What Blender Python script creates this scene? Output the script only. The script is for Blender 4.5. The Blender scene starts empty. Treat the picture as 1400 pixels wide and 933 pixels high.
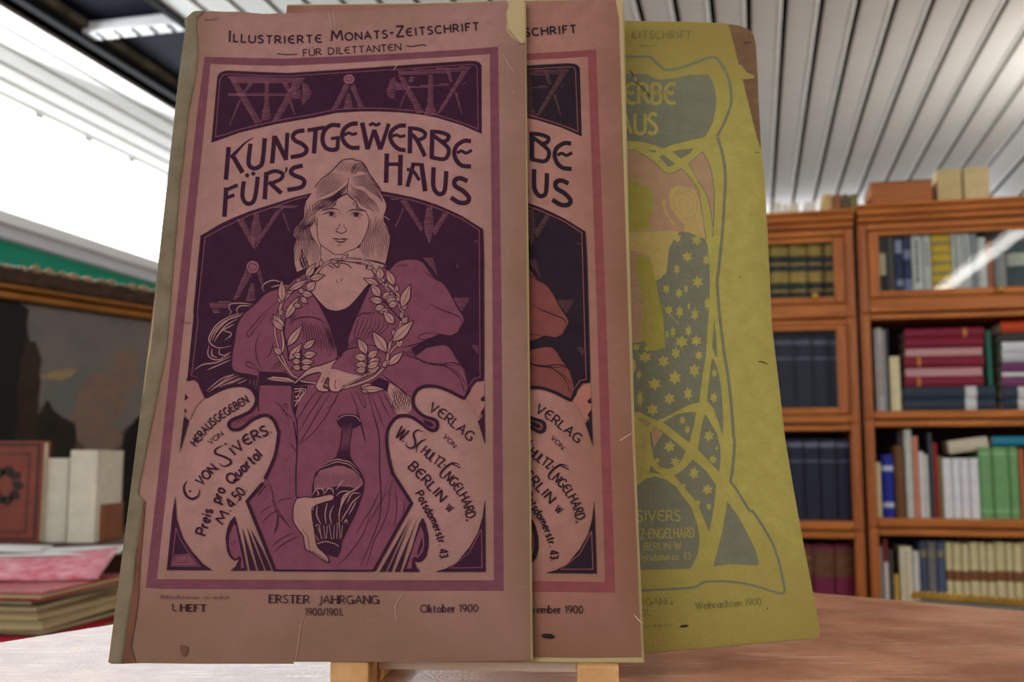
import bpy, bmesh, math, random
from mathutils import Vector, Matrix
from mathutils.geometry import tessellate_polygon

random.seed(7)
SC = bpy.context.scene
COL = SC.collection
PI = math.pi

# ------------------------------------------------------------------ camera
CAM_Z = 0.875
PITCH = math.radians(6.6)
FPX, CXP, CYP = 1400.0, 700.0, 466.5
cd = bpy.data.cameras.new('camera')
cam = bpy.data.objects.new('camera', cd)
COL.objects.link(cam)
cam.location = (0, 0, CAM_Z)
cam.rotation_euler = (PI / 2 + PITCH, 0, 0)
cd.sensor_width = 36.0
cd.lens = 36.0
cd.clip_start = 0.01
cd.dof.use_dof = True
cd.dof.focus_distance = 0.535
cd.dof.aperture_fstop = 11.5
SC.camera = cam

# ------------------------------------------------------------------ world, exposure
SC.view_settings.view_transform = 'Standard'
SC.view_settings.look = 'None'
SC.view_settings.gamma = 1.0
SC.view_settings.use_curve_mapping = False
SC.view_settings.exposure = 0.0
SC.cycles.max_bounces = 8
SC.cycles.use_denoising = True
w = bpy.data.worlds.new('world')
SC.world = w
w.use_nodes = True
bg = w.node_tree.nodes['Background']
bg.inputs['Color'].default_value = (0.86, 0.92, 1.0, 1)
bg.inputs['Strength'].default_value = 0.42

# room axes: the shop is turned 13.3 degrees from the camera
TH = math.radians(13.3)
def rw(r, d, z=0.0):
    return Vector((r * math.cos(TH) + d * math.sin(TH), -r * math.sin(TH) + d * math.cos(TH), z))
CEIL_H = CAM_Z + 1.5          # ceiling height
WALL_R = -2.98                # left wall

def area_light(name, loc, target, size, size_y, power, color):
    l = bpy.data.lights.new(name, 'AREA')
    l.shape = 'RECTANGLE'
    l.size, l.size_y, l.energy, l.color = size, size_y, power, color
    o = bpy.data.objects.new(name, l)
    COL.objects.link(o)
    o.location = loc
    o.rotation_euler = (Vector(target) - Vector(loc)).to_track_quat('-Z', 'Y').to_euler()
    return o

# daylight from the window band in the left wall, and an added soft fill from behind the camera
area_light('window_daylight', rw(-2.80, 2.9, CAM_Z + 1.2), rw(0.6, 2.2, 0.7), 6.8, 0.4, 118, (0.93, 0.97, 1.0))
area_light('behind_camera_fill', rw(-1.3, -2.4, 1.7), rw(0.7, 2.6, 1.1), 2.2, 1.4, 43, (0.98, 0.97, 0.96))
area_light('bookcase_fill', rw(2.75, 1.3, 1.75), rw(0.85, 3.4, 1.05), 1.2, 0.3, 62, (1.0, 0.95, 0.87))  # added fill to brighten the bookcase, no fixture hangs here
area_light('uplight', rw(1.75, 3.85, 1.93), rw(.95, 4.4, CEIL_H), 0.4, 0.3, 17, (1.0, 0.96, 0.88))
area_light('back_room_daylight', rw(1.0, 6.4, 2.0), rw(1.0, 6.6, 3.0), 3.5, 0.6, 12, (0.95, 0.97, 1.0))

# ------------------------------------------------------------------ helpers
def ray(px, py):
    a = (px - CXP) / FPX
    b = -(py - CYP) / FPX
    c, s = math.cos(PITCH), math.sin(PITCH)
    return Vector((a, c - s * b, s + c * b))
EYE = Vector((0, 0, CAM_Z))
def at_y(px, py, Y):
    d = ray(px, py)
    return EYE + d * (Y / d.y)
def rp(px, py, d):
    """room coordinates (r, z) of a pixel on the plane of depth d"""
    v = ray(px, py)
    dd = v.x * math.sin(TH) + v.y * math.cos(TH)
    rr = v.x * math.cos(TH) - v.y * math.sin(TH)
    t = d / dd
    return rr * t, CAM_Z + v.z * t

def lin(c):
    return tuple(((x / 255.0) / 12.92 if x / 255.0 <= 0.04045 else ((x / 255.0 + 0.055) / 1.055) ** 2.4) for x in c) + (1.0,)

MATS = {}
def mat(name, rgb, rough=0.7, var=0.12, scale=20.0, bump=0.0, bscale=60.0, metal=0.0, emit=None, stretch=None, spec=0.3, coat=0.0, rgb2=None):
    if name in MATS:
        return MATS[name]
    m = bpy.data.materials.new(name)
    MATS[name] = m
    m.use_nodes = True
    nt = m.node_tree
    p = nt.nodes['Principled BSDF']
    p.inputs['Roughness'].default_value = rough
    p.inputs['Metallic'].default_value = metal
    p.inputs['Specular IOR Level'].default_value = spec
    p.inputs['Coat Weight'].default_value = coat
    c = lin(rgb)
    tc = nt.nodes.new('ShaderNodeTexCoord')
    mp = nt.nodes.new('ShaderNodeMapping')
    nt.links.new(tc.outputs['Object'], mp.inputs['Vector'])
    if stretch:
        mp.inputs['Scale'].default_value = stretch
    nz = nt.nodes.new('ShaderNodeTexNoise')
    nz.inputs['Scale'].default_value = scale
    nz.inputs['Detail'].default_value = 6
    nz.inputs['Roughness'].default_value = 0.6
    nt.links.new(mp.outputs['Vector'], nz.inputs['Vector'])
    cr = nt.nodes.new('ShaderNodeValToRGB')
    cr.color_ramp.elements[0].position = 0.3
    cr.color_ramp.elements[1].position = 0.7
    if rgb2 is None:
        cr.color_ramp.elements[0].color = tuple(x * (1 - var) for x in c[:3]) + (1,)
        cr.color_ramp.elements[1].color = tuple(min(1, x * (1 + var)) for x in c[:3]) + (1,)
    else:
        cr.color_ramp.elements[0].color = c
        cr.color_ramp.elements[1].color = lin(rgb2)
    nt.links.new(nz.outputs['Fac'], cr.inputs['Fac'])
    nt.links.new(cr.outputs['Color'], p.inputs['Base Color'])
    if bump:
        n2 = nt.nodes.new('ShaderNodeTexNoise')
        n2.inputs['Scale'].default_value = bscale
        n2.inputs['Detail'].default_value = 5
        nt.links.new(mp.outputs['Vector'], n2.inputs['Vector'])
        b = nt.nodes.new('ShaderNodeBump')
        b.inputs['Strength'].default_value = bump
        b.inputs['Distance'].default_value = 0.01
        nt.links.new(n2.outputs['Fac'], b.inputs['Height'])
        nt.links.new(b.outputs['Normal'], p.inputs['Normal'])
    if emit:
        p.inputs['Emission Color'].default_value = tuple(emit[:3]) + (1,)
        p.inputs['Emission Strength'].default_value = emit[3]
    return m

def glass_mat(name, tint=(0.96, 0.98, 0.97), refl=1.0):
    m = bpy.data.materials.new(name)
    m.use_nodes = True
    nt = m.node_tree
    nt.nodes.clear()
    out = nt.nodes.new('ShaderNodeOutputMaterial')
    mix = nt.nodes.new('ShaderNodeMixShader')
    tr = nt.nodes.new('ShaderNodeBsdfTransparent')
    gl = nt.nodes.new('ShaderNodeBsdfGlossy')
    fr = nt.nodes.new('ShaderNodeFresnel')
    fr.inputs['IOR'].default_value = 1.36
    tr.inputs['Color'].default_value = tint + (1,)
    gl.inputs['Roughness'].default_value = 0.0
    nt.links.new(fr.outputs['Fac'], mix.inputs['Fac'])
    nt.links.new(tr.outputs['BSDF'], mix.inputs[1])
    nt.links.new(gl.outputs['BSDF'], mix.inputs[2])
    nt.links.new(mix.outputs['Shader'], out.inputs['Surface'])
    return m

class MB:
    """collects shapes, then links them as one mesh object"""
    def __init__(self):
        self.v, self.f, self.m = [], [], []
    def poly(self, pts, faces, mi=0):
        o = len(self.v)
        self.v += [tuple(p) for p in pts]
        for f in faces:
            self.f.append(tuple(o + i for i in f))
            self.m.append(mi)
    def box(self, x0, x1, y0, y1, z0, z1, mi=0, c=0.0, M=None):
        bm = bmesh.new()
        bmesh.ops.create_cube(bm, size=1.0)
        for v in bm.verts:
            v.co = Vector(((x0 + x1) / 2 + v.co.x * (x1 - x0), (y0 + y1) / 2 + v.co.y * (y1 - y0), (z0 + z1) / 2 + v.co.z * (z1 - z0)))
        if c > 0:
            c = min(c, 0.45 * min(abs(x1 - x0), abs(y1 - y0), abs(z1 - z0)))
            bmesh.ops.bevel(bm, geom=list(bm.edges), offset=c, segments=2, affect='EDGES', profile=0.6)
        self.bm(bm, mi, M)
        return self
    def bm(self, bm, mi=0, M=None):
        bm.verts.index_update()
        pts = [(M @ v.co) if M is not None else v.co.copy() for v in bm.verts]
        self.poly(pts, [[v.index for v in f.verts] for f in bm.faces], mi)
        bm.free()
    def prism(self, outline, y0, y1, mi=0, axis='y'):
        """outline: (a, b) points, extruded between y0 and y1 along an axis"""
        n = len(outline)
        def P(a, b, t):
            return (a, t, b) if axis == 'y' else ((t, a, b) if axis == 'x' else (a, b, t))
        pts = [P(a, b, y0) for a, b in outline] + [P(a, b, y1) for a, b in outline]
        tris = tessellate_polygon([[Vector((a, b, 0)) for a, b in outline]])
        faces = [tuple(t) for t in tris] + [tuple(n + i for i in reversed(t)) for t in tris]
        faces += [(i, (i + 1) % n, n + (i + 1) % n, n + i) for i in range(n)]
        self.poly(pts, faces, mi)
        return self
    def lathe(self, prof, seg=16, mi=0, M=None):
        """prof: (radius, z) from bottom to top"""
        pts, faces = [], []
        for r, z in prof:
            for k in range(seg):
                a = 2 * PI * k / seg
                p = Vector((r * math.cos(a), r * math.sin(a), z))
                pts.append(M @ p if M is not None else p)
        for i in range(len(prof) - 1):
            for k in range(seg):
                a, b = i * seg + k, i * seg + (k + 1) % seg
                faces.append((a, b, b + seg, a + seg))
        faces.append(tuple(reversed(range(seg))))
        faces.append(tuple((len(prof) - 1) * seg + k for k in range(seg)))
        self.poly(pts, faces, mi)
        return self
    def build(self, name, mats, parent=None, smooth=False, fixn=True):
        me = bpy.data.meshes.new(name)
        me.from_pydata(self.v, [], self.f)
        if not isinstance(mats, (list, tuple)):
            mats = [mats]
        for m in mats:
            me.materials.append(m)
        me.polygons.foreach_set('material_index', self.m)
        if smooth:
            me.polygons.foreach_set('use_smooth', [True] * len(self.f))
        me.update()
        if fixn:
            bm = bmesh.new()
            bm.from_mesh(me)
            bmesh.ops.recalc_face_normals(bm, faces=bm.faces)
            bm.to_mesh(me)
            bm.free()
        o = bpy.data.objects.new(name, me)
        COL.objects.link(o)
        if parent is not None:
            o.parent = parent
        return o

def tag(o, label=None, cat=None, group=None, kind=None):
    if label: o['label'] = label
    if cat: o['category'] = cat
    if group: o['group'] = group
    if kind: o['kind'] = kind
    return o
def empty(name, loc, rz=0.0):
    o = bpy.data.objects.new(name, None)
    COL.objects.link(o)
    o.empty_display_size = 0.05
    o.location = loc
    o.rotation_euler = (0, 0, rz)
    return o
def place(o, r, d, z, rz=0.0):
    o.location = rw(r, d, z)
    o.rotation_euler = (0, 0, -TH + rz)
    return o
ORD = ['first', 'second', 'third', 'fourth', 'fifth', 'sixth', 'seventh', 'eighth', 'ninth', 'tenth', 'eleventh', 'twelfth', 'thirteenth', 'fourteenth']
# ------------------------------------------------------------------ the setting (room coordinates, turned by -TH)
def setting(mb, name, mats):
    o = mb.build(name, mats)
    o.rotation_euler = (0, 0, -TH)
    o['kind'] = 'structure'
    return o
M_slat = mat('slat_paint', (234, 233, 230), 0.55, 0.03, 8)
M_slat_edge = mat('slat_edge_paint', (240, 238, 232), 0.5, 0.03, 8)
M_gap = mat('slat_gap', (8, 8, 8), 0.95, 0.1, spec=0.0)
M_white = mat('white_wall_paint', (236, 236, 234), 0.7, 0.03, 5)
M_green = mat('green_wall_paint', (24, 140, 112), 0.7, 0.06, 5)
M_floor = mat('floor_boards', (96, 70, 52), 0.6, 0.2, 6, stretch=(1, 12, 1))

setting(MB().box(-6, 6, -3.5, 9.2, -0.1, 0.0), 'floor', M_floor)

# slatted ceiling: flat left of the fold, sloping down to the right of it
mb = MB()
H = CEIL_H
PW = 0.079 * 1.5             # slat pitch
SLW = PW * 0.85
DARK0, DARK1 = -2.32, -1.87  # roof light strip
FOLD = 1.20
r = WALL_R + .005
def slat(mb, r0, r1, z, d0, d1, M=None):
    w_ = r1 - r0
    # flat board with a raised bright lip on its right edge
    mb.box(r0, r1 - 0.007, d0, d1, z, z + 0.012, 0, 0.002, M)
    mb.box(r1 - 0.008, r1, d0, d1, z - 0.004, z + 0.012, 1, 0.003, M)
k = 0
while r < FOLD - 0.01:
    r1 = min(r + SLW, FOLD)
    if not (r1 > DARK0 + .005 and r < DARK1 - .005):
        slat(mb, r, r1, H, -3.0, 8.6)
    else:
        slat(mb, r, r1, H, 5.9, 8.6)
    r += PW
    if r < DARK1 and r + SLW > DARK1 and r > DARK0:
        r = DARK1
SL = math.radians(24)
Mt = Matrix.Translation((FOLD + .01, 0, H)) @ Matrix.Rotation(SL, 4, 'Y')
x = 0.0
while x < 3.0:
    slat(mb, x, x + SLW, 0, -3.0, 8.6, Mt)
    x += PW
mb.box(-3.2, DARK0 - .0, -3.0, 8.6, H + 0.02, H + 0.03, 2)
mb.box(DARK1 + .0, FOLD, -3.0, 8.6, H + 0.02, H + 0.03, 2)
mb.box(DARK0, DARK1, 5.9, 8.6, H + 0.02, H + 0.03, 2)
mb.box(0, 3.1, -3.0, 8.6, 0.02, 0.03, 2, 0, Mt)
setting(mb, 'ceiling', [M_slat, M_slat_edge, M_gap])

# dark roof light in the ceiling with a pale cross bar
mb = MB()
M_glassdark = mat('dark_roof_glass', (20, 24, 38), 0.8, 0.25, 4, spec=0.05)
M_rframe = mat('roof_light_frame', (26, 26, 28), 0.8, 0.3, 9, spec=0.05)
M_lath = mat('dusty_frame_edge', (104, 96, 82), 0.9, 0.6, 14, spec=0.05)
mb.box(DARK0, DARK1, -3.0, 5.9, H + 0.05, H + 0.06, 0)
mb.box(DARK0, DARK0 + 0.035, -3.0, 5.9, H - 0.012, H + 0.06, 1, 0.003)
mb.box(DARK1 - 0.035, DARK1, -3.0, 5.9, H - 0.008, H + 0.06, 1, 0.003)
mb.box(DARK0 + 0.035, DARK0 + 0.06, -3.0, 5.9, H + 0.02, H + 0.05, 2, 0.003)
o = setting(mb, 'window_2', [M_glassdark, M_rframe, M_lath])
mb = MB()
M_bar = mat('frosted_cross_bar', (252, 252, 255), 0.5, 0.05, 60)
mb.box(DARK0 + .03, DARK1 - 0.03, 3.04, 3.11, H + 0.004, H + 0.045, 0, 0.006)
for i in range(5):
    mb.box(DARK0 + .08 + i * .07, DARK0 + .088 + i * .07, 3.05, 3.10, H - 0.0, H + 0.004, 1)
setting(mb, 'trim_1', [M_bar, M_rframe])

# left wall: white, window band under the ceiling, rail, green band, white below
ZW0, ZW1 = CAM_Z + 1.01, CEIL_H - 0.003
mb = MB()
mb.box(WALL_R - 0.12, WALL_R, -3.0, 8.8, ZW1, H + 0.03, 0)
mb.box(WALL_R - 0.12, WALL_R, -3.0, 8.8, CAM_Z + 0.895, ZW0 - .02, 0)
mb.box(WALL_R - 0.12, WALL_R, -3.0, 8.8, 0, CAM_Z + 0.895, 1)
setting(mb, 'wall_left', [M_white, M_green])
mb = MB()
mb.box(WALL_R - 0.02, WALL_R + 0.05, -3.0, 8.8, CAM_Z + 0.95, CAM_Z + 1.005, 0, 0.01)
mb.box(WALL_R - 0.02, WALL_R + 0.025, -3.0, 8.8, CAM_Z + 0.897, CAM_Z + 0.95, 1, 0.006)
setting(mb, 'trim_2', [M_white, mat('rail_paint', (206, 206, 212), 0.5, 0.04)])
M_pane = mat('daylit_milk_glass', (250, 252, 255), 0.4, 0.0, 3, emit=(0.95, 0.98, 1.0, 2.4))
M_wframe = mat('window_frame_paint', (240, 240, 236), 0.5, 0.03)
mb = MB()
mb.box(WALL_R - 0.04, WALL_R - 0.02, -2.0, 8.4, ZW0 + .005, ZW1 - .005, 0)
mb.box(WALL_R - 0.06, WALL_R + .002, -2.0, 8.4, ZW1 - .005, ZW1, 2, .001)
mb.box(WALL_R - 0.06, WALL_R, -2.0, 8.4, ZW0 - .02, ZW0 + .005, 1, .002)
for j in range(24):
    dd = .3 + j * .34
    mb.box(WALL_R - 0.02, WALL_R - .014, dd, dd + .05, ZW1 - .022, ZW1 - .006, 2, .002)
    mb.box(WALL_R - 0.02, WALL_R - .014, dd, dd + .05, ZW0 + .30, ZW0 + .306, 2, .001)
    mb.box(WALL_R - 0.02, WALL_R - .014, dd, dd + .05, ZW0 + .10, ZW0 + .106, 2, .001)
setting(mb, 'window_1', [M_pane, M_wframe, mat('window_clip_grey', (214, 214, 206), .6)])
setting(MB().box(-3.3, 6, 8.6, 8.75, 0, H + .05), 'wall_back', M_white)
# ------------------------------------------------------------------ sectional bookcases
D0 = 3.40                      # depth of the bookcase fronts
def wood(name, rgb, rgb2, axis):
    st = {'x': (2, 26, 26), 'z': (26, 26, 2), 'y': (26, 2, 26)}[axis]
    return mat(name, rgb, 0.42, 0.2, 2.2, 0.12, 6, stretch=st, rgb2=rgb2, spec=0.4)
W_h = wood('bookcase_wood_rail', (152, 80, 24), (206, 122, 48), 'x')
W_v = wood('bookcase_wood_stile', (146, 76, 24), (198, 112, 46), 'z')
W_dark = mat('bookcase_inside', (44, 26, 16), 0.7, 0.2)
M_brass = mat('brass', (214, 170, 84), 0.3, 0.1, metal=0.9)
GLASS = glass_mat('door_glass')

RX = 1184
r_div = rp(1179, 570, D0)[0]
Z = {}
for nm, y in dict(top=281, c0=303, d1t=306, o1t=318, o1b=408, b1=428, o2t=440, o2b=562, b2=574, o3t=587, o3b=709, b3=722, o4t=736).items():
    Z[nm] = rp(1215, y, D0)[1]
Z['o4b'] = Z['o4t'] - (Z['o3t'] - Z['o3b'])
Z['base'] = Z['o4b'] - 0.03
rows = [('o1t', 'o1b'), ('o2t', 'o2b'), ('o3t', 'o3b'), ('o4t', 'o4b')]
DEPTH = 0.30

def bookcase(r0, r1, dz, doors, label, knobs):
    W = r1 - r0
    root = empty('bookcase', (0, 0, 0))
    tag(root, label, 'bookcase')
    place(root, r0, D0, 0)
    t = 0.030
    z = {k: v + dz for k, v in Z.items()}
    for side in (0, 1):
        x0 = 0 if side == 0 else W - t
        mb = MB()
        mb.box(x0, x0 + t, 0.012, DEPTH, 0.06, z['c0'], 0, 0.003)
        for a, b in ((z['b1'] + .004, z['c0'] - .004), (z['b2'] + .004, z['b1'] - .004), (z['b3'] + .004, z['b2'] - .004), (z['base'] + .004, z['b3'] - .004)):
            mb.box(x0 + .002, x0 + t - .002, 0.0, 0.014, a, b, 0, 0.004)
            mb.box(x0 + .011, x0 + t - .011, -0.005, 0.002, a + .02, b - .02, 0, 0.003)
        mb.build('side_panel', W_v, root)
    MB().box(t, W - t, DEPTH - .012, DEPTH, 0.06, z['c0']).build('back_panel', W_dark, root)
    mb = MB()
    mb.box(0.0, W, -0.012, DEPTH + .005, z['c0'], z['c0'] + .018, 0, 0.004)
    mb.box(-0.002, W + .002, -0.030, DEPTH + .005, z['c0'] + .018, z['top'] - .012, 0, 0.008)
    mb.box(-0.003, W + .003, -0.038, DEPTH + .008, z['top'] - .012, z['top'], 0, 0.004)
    mb.build('cornice', W_h, root)
    for lo in ('o1b', 'o2b', 'o3b', 'o4b'):
        mb = MB()
        bound = {'o1b': 'b1', 'o2b': 'b2', 'o3b': 'b3', 'o4b': 'base'}[lo]
        mb.box(t, W - t, 0.0, DEPTH - .012, z[bound] + .003, z[lo], 0, 0.004)
        mb.build('shelf', W_h, root)
    for up, bound in (('o1t', 'c0'), ('o2t', 'b1'), ('o3t', 'b2'), ('o4t', 'b3')):
        mb = MB()
        mb.box(t, W - t, 0.004, DEPTH - .012, z[up] + (0.012 if up == 'o1t' else 0.008), z[bound] - .003, 0, 0.003)
        mb.build('rail', W_h, root)
    MB().box(0, W, -0.01, DEPTH, 0.0, z['base'], 0, .006).build('plinth', W_h, root)
    for i, (up, lo) in enumerate(rows):
        kx = knobs[i]
        if i in doors:
            fr = 0.034
            a, b = z[lo] + .002, z[up] + .006
            mb = MB()
            y0, y1 = -0.004, 0.014
            mb.box(t + .002, t + fr, y0, y1, a, b, 0, .004)
            mb.box(W - t - fr, W - t - .002, y0, y1, a, b, 0, .004)
            mb.box(t + fr, W - t - fr, y0, y1, a, a + .022, 1, .004)
            mb.box(t + fr, W - t - fr, y0, y1, b - .016, b, 1, .004)
            dr = mb.build('door', [W_v, W_h], root)
            MB().box(t + fr - .004, W - t - fr + .004, 0.004, 0.007, a + .018, b - .012).build('pane', GLASS, dr)
            kz = a + .011
            kp = dr
        else:
            kz = z[lo] - .012
            kp = root
        if kx:
            for q in kx:
                mb = MB()
                mb.lathe([(.004, 0), (.004, .010), (.009, .013), (.010, .018), (.006, .023), (.001, .024)], 12, 0,
                         Matrix.Translation((q, -0.003, kz)) @ Matrix.Rotation(PI / 2, 4, 'X'))
                mb.build('knob', M_brass, kp, True)
    return root
WL = 0.90
WR = 1.06
rL0, rL1 = r_div - 0.006 - WL, r_div - 0.006
rR0, rR1 = r_div + 0.006, r_div + 0.006 + WR
kR = [rp(1367, 407, D0)[0] - rR0, None, rp(1394, 574, D0)[0] - rR0, None]
zoff = rp(1160, 287, D0)[1] - rp(1160, 281, D0)[1]
bookcase(rL0, rL1, -0.012, (0, 1), 'orange-brown wooden bookcase with two glass doors shut at its top, partly behind the yellow magazine', [None] * 4)
bookcase(rR0, rR1, 0.0, (0,), 'wider orange-brown wooden bookcase at right, open lower shelves under a glass-fronted one', [[kR[0], kR[0] - .55], None, None, None])
# little brass knobs of the open sections are on the shelf edge under the second row
mb = MB()

# ------------------------------------------------------------------ books
M_pages = mat('page_edges', (214, 200, 170), 0.85, 0.12, 3, stretch=(300, 2, 2))
M_gold = mat('gold_tooling', (176, 142, 62), 0.45, 0.2, 40, metal=0.3)
def bmat(rgb, rough=0.55):
    return mat('cloth_%d_%d_%d' % rgb, rgb, rough, 0.12, 25, 0.08, 300)
def book_parts(root, w, dep, h, rgb, opt):
    """upright book, spine towards -y, standing on z=0, centred on x"""
    rgb2 = opt.get('rgb2', rgb)
    t = min(0.0035, w * 0.14)
    mats = [bmat(rgb), bmat(rgb2), M_gold]
    mb = MB()
    # rounded spine
    n = 6
    bulge = min(0.007, w * .22) if not opt.get('flat') else min(.002, w * .1)
    out = [(-w / 2, t * 1.5)]
    for i in range(n + 1):
        a = -1 + 2 * i / n
        out.append((a * w / 2, -bulge * (1 - a * a)))
    out.append((w / 2, t * 1.5))
    mb.prism(out, 0, h, 0, axis='z')
    for s in (-1, 1):
        mb.box(min(s * w / 2, s * (w / 2 - t)), max(s * w / 2, s * (w / 2 - t)), t * 1.5, dep, 0, h, 0, t * .3)
    for (f0, f1, mi) in opt.get('bands', []):
        o2 = [(a * 1.0, b - .0008) for a, b in out[1:-1]] + [(out[-2][0], .001), (out[1][0], .001)]
        mb.prism([(x, y) for x, y in o2], h * f0, h * f1, mi, axis='z')
    for (f0, f1) in opt.get('ribs', []):
        o2 = [(a * 1.01, b - .0022) for a, b in out[1:-1]] + [(out[-2][0], .001), (out[1][0], .001)]
        mb.prism(o2, h * f0, h * f1, 0, axis='z')
    mb.build('cover', mats, root)
    if opt.get('marks'):
        mm = MB()
        rnd = random.Random(int(w * 1e6) + int(h * 1e5))
        zz = h * opt['marks'][0]
        while zz < h * opt['marks'][1]:
            l = rnd.uniform(.008, .02)
            y_ = -bulge - .0009
            mm.box(-w * .18, w * .18, y_, y_ + .0006, zz, zz + l * .45)
            zz += l * .8
        mm.build('spine_lettering', bmat(opt.get('ink', (40, 36, 34))), root)
    pm = opt.get('pages', M_pages)
    MB().box(-w / 2 + t, w / 2 - t, t * 1.6, dep - .004, .003, h - .004).build('page_block', pm, root)
def book(px0, px1, ytop, row, rgb, label, group=None, dz=0.0, setback=0.035, dep=0.17, tilt=0.0, **opt):
    lo = rows[row][1]
    zb = Z[lo] + dz
    ym = (ytop + {0: 407, 1: 561, 2: 708, 3: 832}[row]) / 2
    d = D0 + setback
    a = rp(px0, ym, d)[0]
    b = rp(px1, ym, d)[0]
    h = rp((px0 + px1) / 2, ytop, d)[1] - zb
    w_ = (b - a) - 0.0012
    root = empty('book', (0, 0, 0))
    tag(root, label, 'book', group)
    book_parts(root, w_, dep, h, rgb, opt)
    place(root, (a + b) / 2, d, zb + .0005)
    return root
def flat_book(px0, px1, y0, y1, zb, rgb, label, d, group=None, dep=.16, spine=True, **opt):
    """a book lying flat: its spine (or fore-edge) faces us; y0 top, y1 bottom pixel"""
    ym = (y0 + y1) / 2
    a, z1 = rp(px0, ym, d)[0], rp(px0, y0, d)[1]
    b, z0 = rp(px1, ym, d)[0], rp(px0, y1, d)[1]
    th = z1 - z0 - .0012
    L = b - a
    root = empty('book', (0, 0, 0))
    tag(root, label, 'book', group)
    place(root, (a + b) / 2, d, zb)
    t = min(.003, th * .14)
    mats = [bmat(rgb), bmat(opt.get('rgb2', rgb)), M_gold]
    mb = MB()
    y0_ = 0.0
    mb.box(-L / 2, L / 2, y0_, dep, 0, t, 0, t * .3)
    mb.box(-L / 2, L / 2, y0_, dep, th - t, th, 0, t * .3)
    if spine:
        out = [(t * 1.5, 0)] + [(-min(.006, th * .2) * (1 - q * q), th / 2 + q * th / 2) for q in [-1 + 2 * i / 6 for i in range(7)]] + [(t * 1.5, th)]
        mb.prism(out, -L / 2, L / 2, 0, axis='x')
        for f0, f1, mi in opt.get('bands', []):
            o2 = [(p - .0009, q) for p, q in out[1:-1]] + [(.001, th), (.001, 0)]
            mb.prism(o2, -L / 2 + L * f0, -L / 2 + L * f1, mi, axis='x')
    else:
        mb.box(-L / 2, L / 2, dep - t * 1.5, dep, 0, th, 0, t * .3)
    mb.build('cover', mats, root)
    MB().box(-L / 2 + .003, L / 2 - .003, (t * 1.6 if spine else .004), dep - t * 1.6, t, th - t).build('page_block', opt.get('pages', M_pages), root)
    return root, th

NAVY, NAVY2 = (24, 26, 54), (112, 114, 136)
# ---- left bookcase
for i, (a, b) in enumerate(((1028, 1051), (1052, 1077), (1078, 1102), (1103, 1126), (1127, 1149))):
    book(a, b, 329, 0, (46, 44, 44), 'black book with gold-tooled spine, %s from left behind the top glass door' % ORD[i],
         'gold-tooled black books', dz=-.012, setback=.045, bands=[(.06, .12, 2), (.22, .25, 2), (.36, .52, 2), (.62, .65, 2), (.76, .93, 2)], ribs=[(.17, .19), (.57, .59), (.70, .72)])
for i, (a, b) in enumerate(((1036, 1060), (1061, 1085), (1086, 1110), (1111, 1135), (1136, 1157))):
    book(a, b, 461, 1, NAVY, 'dark navy volume, %s from left on the second shelf of the left bookcase' % ORD[i],
         'navy set on the second shelf', dz=-.012, setback=.045, rgb2=NAVY2, bands=[(.90, .95, 1), (.71, .735, 1)])
for i, (a, b) in enumerate(((1058, 1078), (1079, 1099), (1100, 1121), (1122, 1144), (1145, 1167))):
    book(a, b, 601, 2, (30, 32, 54), 'dark blue volume, %s from left on the third shelf of the left bookcase' % ORD[i],
         'dark blue set on the third shelf', dz=-.012, setback=.045, rgb2=(104, 108, 130), bands=[(.90, .96, 1), (.72, .735, 1)])
for i, (a, b) in enumerate(((1062, 1086), (1087, 1112), (1113, 1141), (1142, 1168))):
    book(a, b, 746, 3, (112, 28, 58), 'burgundy volume with brown spine label, %s from left on the lowest left shelf' % ORD[i],
         'burgundy set on the lowest shelf', dz=-.012, setback=.045, rgb2=(104, 64, 44), bands=[(.62, .95, 1), (.70, .72, 2), (.84, .86, 2)])
# ---- right bookcase, top glass section
R0 = 'behind the glass of the right bookcase'
book(1197, 1211, 318, 0, (40, 40, 44), 'black book with small cream spine label ' + R0, rgb2=(206, 196, 160), bands=[(.36, .68, 1)])
book(1212, 1223, 319, 0, (86, 80, 74), 'grey-brown book ' + R0 + ', beside the black one')
book(1224, 1234, 320, 0, (44, 52, 96), 'navy book with pale stripe ' + R0, rgb2=(150, 160, 190), bands=[(.2, .3, 1), (.7, .9, 1)])
book(1235, 1246, 320, 0, (36, 44, 88), 'second navy book, touching the tall white spine ' + R0, rgb2=(130, 140, 180), bands=[(.1, .3, 1), (.6, .75, 1)])
book(1247, 1261, 318, 0, (226, 226, 222), 'tall white book with black lettering, left of the yellow patterned spine', flat=True, marks=(.25, .9))
book(1262, 1273, 318, 0, (214, 214, 214), 'narrow white book touching the yellow patterned spine', flat=True, marks=(.5, .85), ink=(150, 120, 110))
book(1274, 1301, 318, 0, (226, 184, 36), 'yellow book with grey patterned spine ' + R0, rgb2=(160, 140, 80), flat=True,
     bands=[(.06, .12, 1), (.2, .25, 1), (.34, .4, 1), (.5, .56, 1), (.66, .7, 1), (.8, .86, 1)])
book(1302, 1314, 317, 0, (230, 230, 228), 'white book with black lettering, right of the yellow patterned spine', flat=True, marks=(.3, .92))
book(1315, 1327, 317, 0, (212, 214, 216), 'pale grey book, second right of the yellow patterned spine', flat=True, marks=(.5, .9), ink=(120, 120, 124))
book(1328, 1337, 320, 0, (150, 156, 164), 'slim blue-grey book ' + R0, flat=True)
book(1338, 1349, 325, 0, (222, 222, 218), 'slim white book under the light reflection in the glass', flat=True)
book(1350, 1358, 330, 0, (176, 92, 60), 'slim rust-red book under the light reflection in the glass')
book(1360, 1376, 332, 0, (52, 54, 60), 'charcoal book right of the rust-red one in the top section', rgb2=(150, 150, 150), bands=[(.1, .8, 1)])
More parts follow.
